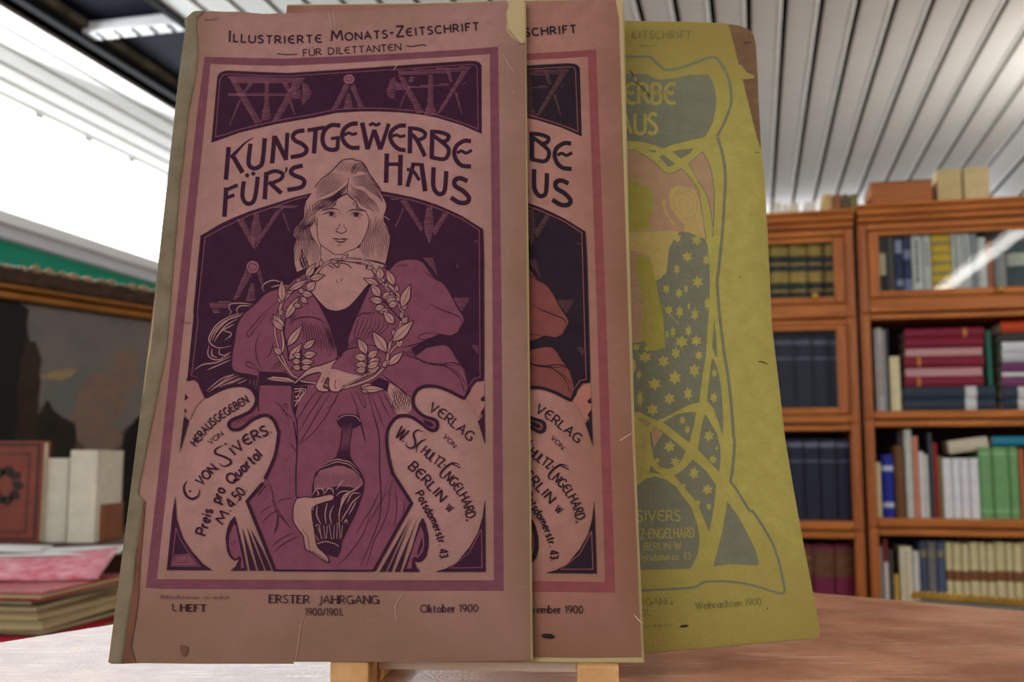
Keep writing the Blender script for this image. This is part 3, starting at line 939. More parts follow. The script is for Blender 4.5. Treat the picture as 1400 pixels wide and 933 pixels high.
G['G'] = (.78, [arc(.42, .5, .42, .5, 50, 320, 18) + [(.76, .18)], [(.76, .02), (.76, .46)], [(.5, .46), (.78, .46)]])
G['H'] = (.70, [[(0, 0), (0, 1)], [(.7, 0), (.7, 1)], [(0, .54), (.7, .54)]])
G['I'] = (.18, [[(.09, 0), (.09, 1)]])
G['J'] = (.32, [[(.32, 1), (.32, .1), (.22, -.14), (0, -.2)]])
G['K'] = (.64, [[(0, 0), (0, 1)], [(.6, 1), (.04, .46)], [(.2, .58), (.64, 0)]])
G['L'] = (.50, [[(0, 1), (0, 0)], [(0, 0), (.5, 0)]])
G['M'] = (.90, [[(0, 0), (.12, 1)], [(.12, 1), (.45, .3), (.78, 1)], [(.78, 1), (.9, 0)]])
G['N'] = (.72, [[(0, 0), (0, 1)], [(0, 1), (.72, 0)], [(.72, 0), (.72, 1)]])
G['O'] = (.86, [arc(.43, .5, .43, .5, 90, 450, 24)])
G['P'] = (.56, [[(0, 0), (0, 1)], [(0, 1), (.28, 1)] + arc(.28, .73, .28, .27, 90, -90)[1:] + [(0, .46)]])
G['Q'] = (.86, [arc(.43, .5, .43, .5, 90, 450, 24), [(.4, .2), (.6, -.02), (.95, -.15)]])
G['R'] = (.62, [[(0, 0), (0, 1)], [(0, 1), (.28, 1)] + arc(.28, .74, .26, .26, 90, -90)[1:] + [(0, .48)], [(.24, .48), (.64, 0)]])
G['S'] = (.54, [[(.52, .9), (.38, .99), (.22, 1), (.06, .9), (.04, .72), (.2, .57), (.4, .45), (.52, .28), (.46, .08), (.28, 0), (.1, .02), (0, .12)]])
G['T'] = (.66, [[(0, 1), (.66, 1)], [(.33, 1), (.33, 0)]])
G['U'] = (.66, [[(0, 1), (0, .3), (.1, .06), (.33, 0), (.56, .06), (.66, .3), (.66, 1)]])
G['\u00dc'] = (.66, G['U'][1] + [[(.14, 1.2), (.19, 1.2)], [(.47, 1.2), (.52, 1.2)]])
G['V'] = (.72, [[(0, 1), (.36, 0), (.72, 1)]])
G['W'] = (1.0, [[(0, 1), (.26, 0), (.5, .85), (.74, 0), (1.0, 1)]])
G['Z'] = (.60, [[(.02, 1), (.6, 1)], [(.6, 1), (0, 0)], [(0, 0), (.62, 0)]])
G['0'] = (.52, [arc(.26, .5, .26, .5, 90, 450, 20)])
G['1'] = (.2, [[(0, .82), (.16, 1), (.16, 0)]])
G['3'] = (.46, [[(.02, .9), (.2, 1), (.42, .86), (.38, .62), (.18, .53)], [(.18, .53), (.42, .44), (.46, .18), (.28, 0), (0, .08)]])
G['4'] = (.56, [[(.42, 0), (.42, 1), (0, .3), (.56, .3)]])
G['5'] = (.46, [[(.44, 1), (.1, 1), (.06, .56), (.26, .62), (.45, .46), (.44, .16), (.22, 0), (0, .08)]])
G['9'] = (.5, [arc(.25, .7, .25, .3, 0, 360, 16), [(.5, .7), (.46, .3), (.2, 0)]])
G['-'] = (.3, [[(0, .42), (.3, .42)]])
G['/'] = (.3, [[(0, -.05), (.3, 1.02)]])
G['.'] = (.08, [[(0, .05), (.08, .05)]])
G[','] = (.1, [[(.08, .06), (.0, -.16)]])
X = .62
G['a'] = (.46, [arc(.22, X / 2, .22, X / 2, 60, 300, 14) , [(.44, X), (.44, 0)], [(.33, X * .95), (.44, X * .75)], [(.33, X * .05), (.44, X * .25)]])
G['b'] = (.46, [[(0, 1), (0, 0)], [(0, X * .75)] + arc(.22, X / 2, .24, X / 2, 120, -120, 14) + [(0, X * .25)]])
G['c'] = (.40, [arc(.24, X / 2, .24, X / 2, 50, 310, 14)])
G['d'] = (.46, [[(.44, 1), (.44, 0)], [(.44, X * .75)] + arc(.22, X / 2, .22, X / 2, 60, 300, 14) + [(.44, X * .25)]])
G['e'] = (.44, [[(.02, X * .5), (.42, X * .55)] + arc(.22, X / 2, .22, X / 2, 20, 310, 16)])
G['h'] = (.44, [[(0, 1), (0, 0)], [(0, X * .7), (.2, X), (.38, X * .9), (.44, X * .6), (.44, 0)]])
G['i'] = (.06, [[(.03, X), (.03, 0)], [(-.03, .88), (.09, .88)]])
G['k'] = (.42, [[(0, 1), (0, 0)], [(.38, X), (.03, .27)], [(.14, .36), (.42, 0)]])
G['l'] = (.06, [[(.03, 1), (.03, 0)]])
G['m'] = (.72, [[(0, X), (0, 0)], [(0, X * .7), (.16, X), (.30, X * .9), (.36, X * .6), (.36, 0)], [(.36, X * .7), (.52, X), (.66, X * .9), (.72, X * .6), (.72, 0)]])
G['n'] = (.44, [[(0, X), (0, 0)], [(0, X * .7), (.2, X), (.38, X * .9), (.44, X * .6), (.44, 0)]])
G['o'] = (.48, [arc(.24, X / 2, .24, X / 2, 90, 450, 18)])
G['p'] = (.46, [[(0, X), (0, -.35)], [(0, X * .75)] + arc(.22, X / 2, .24, X / 2, 120, -120, 14) + [(0, X * .25)]])
G['r'] = (.28, [[(0, X), (0, 0)], [(0, X * .65), (.14, X * .95), (.28, X * .95)]])
G['s'] = (.34, [[(.32, X * .88), (.18, X), (.04, X * .85), (.08, X * .6), (.28, X * .42), (.33, X * .15), (.16, 0), (0, X * .12)]])
G['t'] = (.28, [[(.1, .9), (.1, .08), (.2, 0), (.28, .03)], [(0, X), (.26, X)]])
G['u'] = (.44, [[(0, X), (0, .2), (.1, 0), (.26, .03), (.44, .25)], [(.44, X), (.44, 0)]])
G['v'] = (.42, [[(0, X), (.21, 0), (.42, X)]])

def smooth_path(pts, closed=False, step=2.0):
    """Catmull-Rom through the points"""
    n = len(pts)
    if n < 3:
        return list(pts)
    out = []
    rng = range(n) if closed else range(n - 1)
    for i in rng:
        if closed:
            p0, p1, p2, p3 = pts[(i - 1) % n], pts[i], pts[(i + 1) % n], pts[(i + 2) % n]
        else:
            p0, p1, p2, p3 = pts[max(i - 1, 0)], pts[i], pts[i + 1], pts[min(i + 2, n - 1)]
        L = math.hypot(p2[0] - p1[0], p2[1] - p1[1])
        k = max(1, min(10, int(L / step)))
        for j in range(k):
            t = j / k
            t2, t3 = t * t, t * t * t
            out.append(tuple(.5 * (2 * p1[a] + (p2[a] - p0[a]) * t + (2 * p0[a] - 5 * p1[a] + 4 * p2[a] - p3[a]) * t2 + (3 * p1[a] - p0[a] - 3 * p2[a] + p3[a]) * t3) for a in (0, 1)))
    if not closed:
        out.append(tuple(pts[-1]))
    return out

TILES = dict(A=(240, 60, 240 / 1400), B=(460, 60, 240 / 1400), C=(240, 150, 240 / 1400), D=(460, 150, 240 / 1400), E=(240, 270, 240 / 1400), F=(460, 270, 240 / 1400),
             G=(400, 210, .1), H=(400, 280, .1), I=(240, 350, 240 / 1400), J=(460, 350, 240 / 1400), K=(240, 460, 240 / 1400), L=(460, 460, 240 / 1400),
             M=(220, 560, 240 / 1400), N=(460, 560, 240 / 1400), O=(220, 660, 240 / 1400), P=(460, 660, 240 / 1400), Q=(140, 660, 240 / 1400), T=(290, 20, 240 / 1400),
             U=(140, 780, 260 / 1400), V=(380, 780, 360 / 1400), W=(520, 0, 360 / 1400), X=(230, 0, 100 / 933), Z=(0, 0, 1.0),
             a=(860, 20, 190 / 1396), b=(860, 130, 190 / 1396), c=(860, 240, 190 / 1396), d=(860, 360, 190 / 1396), e=(860, 470, 190 / 1396), f=(860, 570, 190 / 1396),
             g=(860, 670, 240 / 1400), h=(860, 790, 270 / 1400))
def P2(s):
    """'E 10,20 30,40 K 5,6' -> points of the cover, tile letters switch the local ruler"""
    out, t = [], TILES['Z']
    for w_ in s.split():
        if w_ in TILES:
            t = TILES[w_]
        else:
            x, y = w_.split(',')
            out.append((t[0] + float(x) * t[2], t[1] + float(y) * t[2]))
    return out

class Sheet:
    """prints flat ink shapes on a cover; shapes are given on the cover's own ruler (to_uv) and stacked a hair apart"""
    def __init__(self, to_uv, base=2e-5, step=1.1e-6):
        self.to_uv, self.v, self.f, self.m = to_uv, [], [], []
        self.z, self.step = base, step
    def put(self, pts, faces, mi):
        o = len(self.v)
        for p in pts:
            u, v = self.to_uv(*p)
            self.v.append((u, v, self.z))
        for f in faces:
            self.f.append(tuple(o + i for i in f))
            self.m.append(mi)
    def up(self):
        self.z += self.step
    def F(self, mi, s, smooth=False, step=2.0):
        pts = P2(s) if isinstance(s, str) else s
        if smooth:
            pts = smooth_path(pts, True, step)
        self.up()
        tris = tessellate_polygon([[Vector((x, y, 0)) for x, y in pts]])
        self.put(pts, tris, mi)
    def S(self, mi, w_, s, smooth=True, closed=False, taper=0, up=True, step=1.6):
        pts = P2(s) if isinstance(s, str) else s
        if up:
            self.up()
        if smooth:
            pts = smooth_path(pts, closed, step)
        # drop doubles
        q = [pts[0]]
        for p in pts[1:]:
            if math.hypot(p[0] - q[-1][0], p[1] - q[-1][1]) > 1e-4:
                q.append(p)
        n = len(q)
        if n < 2:
            return
        Lp, Rp = [], []
        for i in range(n):
            if closed:
                a, b = q[(i - 1) % n], q[(i + 1) % n]
                d0 = (q[i][0] - a[0], q[i][1] - a[1]); d1 = (b[0] - q[i][0], b[1] - q[i][1])
            else:
                d0 = (q[i][0] - q[i - 1][0], q[i][1] - q[i - 1][1]) if i > 0 else (q[1][0] - q[0][0], q[1][1] - q[0][1])
                d1 = (q[i + 1][0] - q[i][0], q[i + 1][1] - q[i][1]) if i < n - 1 else d0
            l0, l1 = math.hypot(*d0) or 1e-9, math.hypot(*d1) or 1e-9
            n0 = (-d0[1] / l0, d0[0] / l0); n1 = (-d1[1] / l1, d1[0] / l1)
            mx_, my_ = n0[0] + n1[0], n0[1] + n1[1]
            ml = math.hypot(mx_, my_)
            if ml < 1e-6:
                mx_, my_, ml = n0[0], n0[1], 1
            mx_, my_ = mx_ / ml, my_ / ml
            cosang = max(.45, mx_ * n0[0] + my_ * n0[1])
            h_ = w_ / 2 / cosang
            if taper and not closed:
                e = min(i, n - 1 - i) / max(1, (n - 1) / 2)
                if taper == 1: h_ *= .25 + .75 * min(1, e * 1.6)
                if taper == 2: h_ *= 1 - .8 * i / (n - 1)
                if taper == 3: h_ *= .2 + .8 * i / (n - 1)
            Lp.append((q[i][0] + mx_ * h_, q[i][1] + my_ * h_)); Rp.append((q[i][0] - mx_ * h_, q[i][1] - my_ * h_))
        pts2 = Lp + Rp
        fs = [(i, i + 1, n + i + 1, n + i) for i in range(n - 1)]
        if closed:
            fs.append((n - 1, 0, n, 2 * n - 1))
        self.put(pts2, fs, mi)
    def dot(self, mi, c, r, rx=None, n=14):
        c = P2(c)[0] if isinstance(c, str) else c
        self.up()
        rx = rx or r
        pts = [(c[0] + rx * math.cos(2 * PI * k / n), c[1] + r * math.sin(2 * PI * k / n)) for k in range(n)]
        self.put(pts, [tuple(range(n))], mi)
    def between(self, mi, w_, a, b, n, taper=1, wob=0.0):
        """n lines that pass from guide a to guide b"""
        A, B = smooth_path(P2(a)), smooth_path(P2(b))
        def res(p, k):
            d = [0]
            for i in range(1, len(p)):
                d.append(d[-1] + math.hypot(p[i][0] - p[i - 1][0], p[i][1] - p[i - 1][1]))
            out = []
            j = 0
            for i in range(k):
                t = d[-1] * i / (k - 1)
                while j < len(d) - 2 and d[j + 1] < t:
                    j += 1
                u_ = (t - d[j]) / max(1e-9, d[j + 1] - d[j])
                out.append((p[j][0] + (p[j + 1][0] - p[j][0]) * u_, p[j][1] + (p[j + 1][1] - p[j][1]) * u_))
            return out
        K = 22
        A, B = res(A, K), res(B, K)
        rnd = random.Random(n * 131 + len(a))
        self.up()
        for i in range(n):
            t = i / max(1, n - 1)
            ph = rnd.uniform(0, 6.28)
            pts = [(p[0] + (q[0] - p[0]) * t + wob * math.sin(k * .75 + ph * .3 + i * .5), p[1] + (q[1] - p[1]) * t + wob * math.cos(k * .6 + i * .4)) for k, (p, q) in enumerate(zip(A, B))]
            s_, e_ = rnd.choice((0, 0, 1, 2)), rnd.choice((0, 0, 1, 3))
            self.S(mi, w_, pts[s_:K - e_], False, taper=taper, up=False)
    def hatch(self, mi, s, gap=2.0, w_=1.0):
        """horizontal hatching inside an outline"""
        poly = P2(s)
        y0, y1 = min(p[1] for p in poly), max(p[1] for p in poly)
        y = y0 + gap * .5
        self.up()
        rnd = random.Random(int(y0 * 7 + poly[0][0]))
        while y < y1:
            xs = []
            for i in range(len(poly)):
                (xa, ya), (xb, yb) = poly[i], poly[(i + 1) % len(poly)]
                if (ya <= y) != (yb <= y):
                    xs.append(xa + (xb - xa) * (y - ya) / (yb - ya))
            xs.sort()
            for a, b in zip(xs[::2], xs[1::2]):
                a += rnd.uniform(-.5, .7); b += rnd.uniform(-.7, .5)
                if b - a > .6:
                    hh_ = w_ * rnd.uniform(.38, .6)
                    self.put([(a, y - hh_), (b, y - hh_ * .6), (b, y + hh_ * .6), (a, y + hh_)], [(0, 1, 2, 3)], mi)
            y += gap
    def leaf(self, mf, mo, s, wd, ow=1.0):
        (ax, ay), (bx, by) = P2(s)
        wd = wd * 240 / 1400 / 2
        L_ = math.hypot(bx - ax, by - ay) or 1
        tx, ty = (bx - ax) / L_, (by - ay) / L_
        nx, ny = -ty, tx
        prof = [(0, 0), (.15, .55), (.35, .95), (.55, .9), (.78, .5), (1, 0)]
        A = [(ax + tx * L_ * t + nx * wd * k, ay + ty * L_ * t + ny * wd * k) for t, k in prof]
        B = [(ax + tx * L_ * t - nx * wd * k, ay + ty * L_ * t - ny * wd * k) for t, k in prof[-2:0:-1]]
        self.F(mf, A + B)
        self.S(mo, ow, A + B, False, True)
        self.S(mo, ow * .6, [(ax + tx * L_ * .1, ay + ty * L_ * .1), (ax + tx * L_ * .5 + nx * wd * .1, ay + ty * L_ * .5 + ny * wd * .1), (ax + tx * L_ * .85, ay + ty * L_ * .85)], False)
    def text(self, mi, txt, base, h, style='plain', wt=.13, fit=True, track=.22, space=.5):
        """lettering along a baseline path; 'sc' = lower case letters set as small capitals, 'serif' adds feet"""
        path = smooth_path(P2(base) if isinstance(base, str) else base)
        d = [0]
        for i in range(1, len(path)):
            d.append(d[-1] + math.hypot(path[i][0] - path[i - 1][0], path[i][1] - path[i - 1][1]))
        def at(s_):
            s_ = min(max(s_, 0), d[-1] - 1e-6)
            j = 0
            while d[j + 1] < s_:
                j += 1
            u_ = (s_ - d[j]) / max(1e-9, d[j + 1] - d[j])
            a, b = path[j], path[j + 1]
            l = math.hypot(b[0] - a[0], b[1] - a[1])
            return (a[0] + (b[0] - a[0]) * u_, a[1] + (b[1] - a[1]) * u_), ((b[0] - a[0]) / l, (b[1] - a[1]) / l)
        items, x = [], 0
        for ch in txt:
            if ch == ' ':
                x += space
                continue
            sc_ = 1.0
            g = ch
            if style in ('sc', 'scn') and ch.isalpha() and ch.islower():
                g, sc_ = ch.upper(), .70
            if style in ('scn', 'nouveau') and g == 'E':
                g = 'e*'
            gw, st = G[g]
            items.append((x, sc_, gw, st))
            x += gw * sc_ + track
        tot = x - track
        k = d[-1] / tot if fit else h
        self.up()
        for x0, sc_, gw, st in items:
            (ox, oy), (tx, ty) = at((x0 + gw * sc_ / 2) * k)
            nx, ny = ty, -tx                   # up
            def mp_(p):
                lx, ly = (p[0] - gw / 2) * sc_ * k, p[1] * sc_ * h
                return (ox + tx * lx + nx * ly, oy + ty * lx + ny * ly)
            for s_ in st:
                wd = wt * h * (1 if sc_ == 1 else .88)
                vert = abs(s_[0][0] - s_[-1][0]) < .12 and len(s_) == 2
                if style == 'serif':
                    wd *= 1.25 if vert else .8
                pts = [mp_(p) for p in s_]
                self.S(mi, wd, smooth_path(pts, False, .8) if len(pts) > 3 else pts, False, up=False)
                if style in ('serif', 'sc', 'scn') and vert:
                    fl = .17 if style == 'serif' else .09
                    for (sx, sy) in (s_[0], s_[-1]):
                        if sy < .9 or sy > .95:
                            self.S(mi, wt * h * .5, [mp_((sx - fl, sy)), mp_((sx + fl, sy))], False, up=False)
# ------------------------------------------------------------------ the printed cover of the two reddish magazines
PAPER, BAND, DARK, MAUVE, MID, LIGHT, STAIN = 0, 1, 2, 3, 4, 5, 6
ARCH_L = 'K 92,360 E 145,930 E 210,300 350,215 480,155 600,108 800,45 C 940,700 1075,668'
ARCH_R = 'D 370,652 480,672 600,697 700,725 800,757 900,800 1000,848 F 1165,250 J 1172,930 L 1178,340'
CART_L = 'K 330,440 430,402 540,395 615,432 648,510 610,590 540,632 450,672 426,710 460,748 530,735 620,665 720,632 785,675 822,760 M 940,200 912,370 830,560 690,735'
CART_R = 'L 1020,500 960,470 890,435 790,403 690,405 630,450 612,530 640,590 700,640 790,672 808,715 785,752 740,745 680,700 620,658 550,636 480,650 425,715 402,800 N 412,350 450,520 600,750'
def cover_art(s, second):
    # border band
    s.F(BAND, 'A 232,103 600,112 860,117 B 0,100 500,75 1000,45 1290,22 F 1315,700 P 1335,865 600,866 O 1400,858 0,850 Q 345,840 440,0 C 175,0')
    s.F(PAPER, 'A 280,160 600,172 860,176 B 0,158 500,128 1000,98 1222,82 F 1243,700 P 1255,780 0,779 O 0,772 Q 435,770 520,0 C 245,0')
    # top panel
    s.F(DARK, 'A 285,790 332,262 345,240 375,220 410,212 700,225 900,232 B 0,207 500,172 1050,135 1110,137 1140,148 1158,172 1160,720 1000,650 800,590 650,562 500,548 350,540 200,540 A 1283,552 1100,590 950,615 800,642 650,676 500,712 400,750')
    for p in ('A 415,258 470,262 690,630 635,640', 'A 960,268 1035,268 820,610 765,625', 'A 415,256 1035,266 1000,312 460,310', 'A 712,300 748,300 748,470 710,470',
              'A 705,470 748,470 760,600 680,620', 'A 380,405 450,394 900,400 900,422 450,415', 'A 600,290 640,290 560,390 535,390', 'A 505,450 527,455 440,640 422,660',
              'A 850,310 890,310 925,380 890,380', 'A 905,460 930,450 957,565 945,572', 'A 935,390 1000,370 1000,435 940,435', 'A 1010,305 1050,320 1085,380 1075,430 1010,490 1005,440 1012,380',
              'A 1345,320 1392,330 1290,520 1245,527', 'B 110,340 145,320 225,515 180,515', 'B 90,390 110,400 135,515 55,515',
              'B 490,250 540,262 700,550 640,550', 'B 1000,220 1050,215 840,540 790,575', 'B 490,215 720,200 1080,178 1050,215 850,238 500,250', 'B 738,245 772,245 772,500 725,500',
              'B 570,340 900,315 905,336 570,357', 'B 1000,315 1045,306 1000,328', 'B 400,370 430,290 470,260 465,435 440,435 410,420', 'B 465,300 545,320 545,370 470,370',
              'B 590,262 630,262 600,310 575,310', 'B 870,200 905,200 935,310 905,310', 'B 545,390 560,395 505,520 495,527', 'B 940,385 965,385 1005,570 995,560', 'B 720,490 780,490 800,570 700,570'):
        s.hatch(MID, p)
    s.F(MID, 'B 55,290 62,262 85,245 120,245 140,265 145,290 130,312 100,322 70,315')
    s.S(DARK, .7, 'B 75,275 100,265 125,275 115,295 85,295', True, True)
    s.S(BAND, 1.2, 'A 318,742 355,280 375,248 420,240 700,252 900,257 B 0,233 500,203 1078,163', False)
    s.S(BAND, 1.2, 'B 1078,163 1112,170 1122,195 1130,680', False)
    s.S(BAND, 1.4, 'B 1130,680 1000,630 800,568 650,538 500,524 350,515 200,514 0,525 A 1100,562 950,588 800,616 650,650 500,687 400,722 318,742')
    # title
    T = 6.4
    def ti(p, w_=T, sm=False, tp=0): s.S(DARK, w_, p, sm, taper=tp)
    ti('C 424,298 402,560'); ti('C 620,224 560,262 500,322 440,385', 6.0, True, 3); ti('C 452,362 535,503', 6.6)
    ti('C 598,272 583,400 590,448 628,470 672,452 694,410 712,228', 6.2, True)
    ti('C 790,208 770,430'); ti('C 790,212 885,402', 6.6); ti('C 893,185 880,402', 5.6)
    ti('C 1030,166 965,178 936,212 955,248 1015,278 1046,320 1015,360 918,380', 6.0, True)
    ti('C 1052,166 1190,142', 5.4); ti('C 1118,155 1104,350')
    ti('C 1315,128 1245,124 1192,162 1172,232 1192,298 1245,322 1296,312', 6.0, True); ti('C 1292,318 1296,218', 5.6); ti('C 1240,232 1308,222', 4.6)
    ti('D 170,110 112,118 62,155 45,210 68,268 118,303 185,304', 6.0, True); ti('D 62,206 95,186 130,198 165,187', 4.2, True)
    ti('D 205,104 250,318', 6.6); ti('D 252,318 300,160', 5.0); ti('D 300,162 352,318', 6.6); ti('D 352,318 418,112', 5.4); ti('D 262,128 288,112 318,124 350,108', 4.6, True)
    ti('D 555,128 500,131 446,166 428,218 452,276 500,316 552,324', 6.0, True); ti('D 440,216 478,202 512,216 550,205', 4.2, True)
    ti('D 588,135 585,350'); ti('D 575,148 650,156 704,184 700,222 655,242', 5.4, True); ti('D 588,192 640,240 706,372', 6.0, True)
    ti('D 764,162 760,386'); ti('D 752,176 830,182 893,208 880,246 838,256', 5.6, True); ti('D 770,205 840,258 893,312 888,366 850,396 746,378', 5.6, True)
    ti('D 1073,252 1020,250 962,285 940,340 955,402 1000,446 1073,454', 6.0, True); ti('D 962,346 1000,330 1032,348 1080,324', 4.4, True)
    ti('C 405,622 390,856'); ti('C 390,648 496,602', 5.2); ti('C 402,706 470,682', 5.0)
    ti('C 545,572 534,690 566,748 616,738 640,670 656,535', 6.0, True)
    s.dot(DARK, 'C 572,525', 3.0); s.dot(DARK, 'C 620,512', 3.0)
    ti('C 726,500 711,716'); ti('C 712,520 790,491 850,510 842,552 758,592', 5.4, True); ti('C 745,578 845,668', 6.2)
    ti('C 884,462 884,485 868,510', 4.0, True, 2)
    ti('C 1015,447 945,464 920,495 942,522 1005,548 1028,580 1000,620 892,641', 6.0, True)
    ti('D 402,350 396,585'); ti('D 512,360 506,606'); ti('D 400,436 510,436', 5.0)
    ti('D 616,425 565,616', 5.6); ti('D 598,434 695,441', 4.6); ti('D 678,432 708,652', 6.6); ti('D 560,478 612,492 662,565', 4.6, True)
    ti('D 775,460 772,600 796,660 832,674 864,640 876,490', 6.2, True)
    ti('D 1045,572 988,548 944,565 948,610 1010,650 1056,702 1040,740 980,742 912,702', 6.4, True)
    # lines above
    s.text(DARK, 'Illustrierte', 'T 130,214 480,229 700,227 875,221', 14.2, 'scn', .19)
    s.text(DARK, 'Monats-Zeitschrift', 'T 952,212 1160,201 1383,186 Z 590,46.5 655,41', 14.2, 'scn', .19)
    s.text(DARK, 'F\u00dcR DILETTANTEN', 'T 730,332 1000,315 B 300,66 515,50', 8.8, 'scn', .19, space=.7)
    s.S(DARK, 1.5, 'T 520,312 600,320 680,317'); s.S(DARK, 1.5, 'B 558,14 600,22 650,13 700,9 716,18')
    # arch panel and the two scrolls left in paper
    arch = P2(ARCH_L) + P2(ARCH_R)
    cl, crr = P2(CART_L), P2(CART_R)
    body = P2('K 92,360') + P2(ARCH_L)[1:] + P2(ARCH_R)
    tail = smooth_path(P2('L 1178,340 1110,350 1062,410 1048,465')[0:4]) + smooth_path(crr[:-1]) + P2('N 450,520 600,750') + P2('P 300,708 O 910,700') + P2('M 690,735') + list(reversed(smooth_path(cl[:-1]))) + P2('K 240,490 195,365 150,335 92,360')
    s.F(DARK, body + tail[1:-1])
    # tools in the dark ground
    for p in ('E 485,175 545,172 625,335 640,420 615,400', 'E 800,112 882,60 690,330 638,420 655,330', 'E 630,120 670,118 665,180 690,260 670,345 625,380 600,320 605,240', 'E 740,72 990,64 955,82 760,90',
              'E 850,130 870,128 917,282 905,272', 'E 560,575 615,610 505,800 458,825', 'E 650,600 682,575 700,680 690,720', 'E 600,690 627,690 640,830 558,832', 'E 270,838 445,828 420,882 282,892', 'E 290,892 340,892 360,930 310,930',
              'F 510,25 565,30 692,240 680,282', 'F 850,130 895,128 782,320 768,255', 'F 720,80 762,80 780,250 742,378 705,290 698,190', 'F 530,88 542,94 477,242 463,242', 'F 410,18 505,10 480,25',
              'F 690,485 772,480 812,642 760,560', 'F 928,800 1072,800 1010,902 958,892', 'F 1095,350 1130,345 1130,365', 'J 1075,715 1135,712 1130,790'):
        s.hatch(MID, p)
    s.dot(MID, 'E 616,556', 8.6); s.S(DARK, .8, 'E 585,540 615,530 645,545 640,575 600,580', True, True)
    # inner mauve line
    s.S(BAND, 1.4, 'K 240,470 208,378 165,326 128,316 I 180,520 E 172,930 235,322 380,242 600,138 800,72 C 940,722 1050,692', False)
    s.S(BAND, 1.4, 'D 370,682 600,722 800,785 1000,872 F 1140,264 J 1145,930 L 1148,325 1095,340 1050,405', False)
    # loose hair flying at left
    for p in ('I 615,388 520,378 440,385 428,420 445,450 430,470', 'I 600,402 520,400 488,430 495,455 488,470', 'I 560,455 440,482 330,550 268,650 285,705 350,735 440,720', 'I 540,470 430,505 330,600 292,680',
              'I 500,500 400,560 330,650 310,690', 'I 470,545 370,600 320,660', 'I 268,715 258,785 290,822 350,828 420,790 445,765', 'I 292,740 292,795 335,812', 'I 445,800 330,850 220,868 150,912',
              'I 440,830 350,870 250,912', 'I 380,565 398,603 438,612 440,640 390,672', 'I 858,215 780,196 715,220 692,258 712,286', 'I 900,240 830,235 760,252', 'I 520,480 400,520 310,600 270,690', 'I 355,735 350,780 390,795 430,770'):
        s.S(PAPER, 1.5, p, taper=1)
    # ---------------- figure: clothed in mauve
    s.F(MAUVE, 'I 800,265 720,300 640,380 540,470 490,560 470,680 450,800 K 452,255 490,292 590,312 655,330 662,400 650,440 648,510'.split('K 650')[0] and
        P2('I 1150,180 1040,140 950,190 900,240 800,265 720,300 640,380 540,470 490,560 470,680 450,800 K 452,255 490,292 590,312 655,330 662,420 655,480') +
        list(smooth_path(cl[4:-1])) + P2('M 690,735 O 910,700 P 300,708 N 600,750 450,520') + list(reversed(smooth_path(crr[1:-2]))) +
        P2('L 1020,478 1050,400 1020,250 J 1010,890 960,820 900,730 860,712 920,635 970,610 990,570 1015,540 1015,490 960,400 870,240 770,160 700,60 640,30 530,32 470,60 420,110 380,85'))
    # dark gap under the puffed right sleeve, belt and cuffs
    s.F(DARK, 'J 595,738 700,682 820,622 920,637 932,680 862,708 720,735 650,790 625,808')
    s.F(DARK, 'K 662,282 880,288 930,330 990,360 1120,385 930,398 680,392 660,392')
    s.F(DARK, 'L 262,378 340,330 422,365 408,442 350,425')
    s.F(DARK, 'K 930,398 1055,395 1045,445 985,520 955,640 938,560 942,450')
    s.F(PAPER, 'L 425,375 500,420 592,490 598,590 560,618 480,622 430,520 410,430')
    s.between(DARK, 1.0, 'L 425,380 460,470 450,560 480,615', 'L 520,430 592,500 570,560 598,610', 8, 1, .5)
    s.between(DARK, 1.0, 'L 420,440 440,520 490,620', 'L 500,420 560,480 590,560', 6, 1, .6)
    for p in ('K 945,420 1000,430 960,500', 'K 950,445 1020,440 960,540', 'K 990,415 1040,430 1000,490', 'K 950,480 1000,490 955,550', 'K 945,520 985,510 950,560'):
        s.S(PAPER, 1.2, p)
    for p in ('K 480,300 400,345 260,450', 'K 500,315 420,350 300,420', 'K 520,330 430,370 340,410', 'K 545,330 480,360 420,385', 'K 570,345 520,370 480,385', 'K 600,345 590,385', 'K 630,350 620,400', 'K 650,350 640,420', 'K 460,305 360,345 245,440'):
        s.S(PAPER, 1.3, p, taper=1)
    s.F(MAUVE, 'K 435,700 460,675 560,635 640,585 655,625 600,665 530,715 465,730')
    for i in range(6):
        x = 470 + i * 26
        s.S(DARK, .9, 'K %d,%d %d,%d' % (x, 712 - i * 9, x + 26, 668 - i * 9), False)
    s.F(DARK, 'L 690,662 760,690 780,712 750,725 705,700')
    # neckline, chest, neck
    s.F(DARK, 'I 1082,295 1150,400 1220,545 1250,640 1285,740 1290,812 J -10,818 90,755 100,650 140,540 190,430 278,232 160,160')
    s.F(PAPER, 'H 380,530 I 1155,20 1160,100 1128,180 1112,255 1092,300 1150,370 1215,428 1290,442 J 20,440 90,413 160,345 238,248 305,150 F 330,640 352,580 390,540 240,500 H 960,700 905,600 700,560', True)
    s.S(DARK, 1.2, 'I 1092,300 1150,370 1215,428 1290,442 J 20,440 90,413 160,345 238,248')
    s.S(DARK, 1.0, 'H 385,540 385,700 380,800'); s.S(DARK, 1.2, 'F 190,395 240,500 320,520 390,540 352,578', False)
    for p in ('I 1283,185 1290,215 1300,218', 'I 1318,175 1322,205 1338,180'):
        s.S(DARK, .8, p, False)
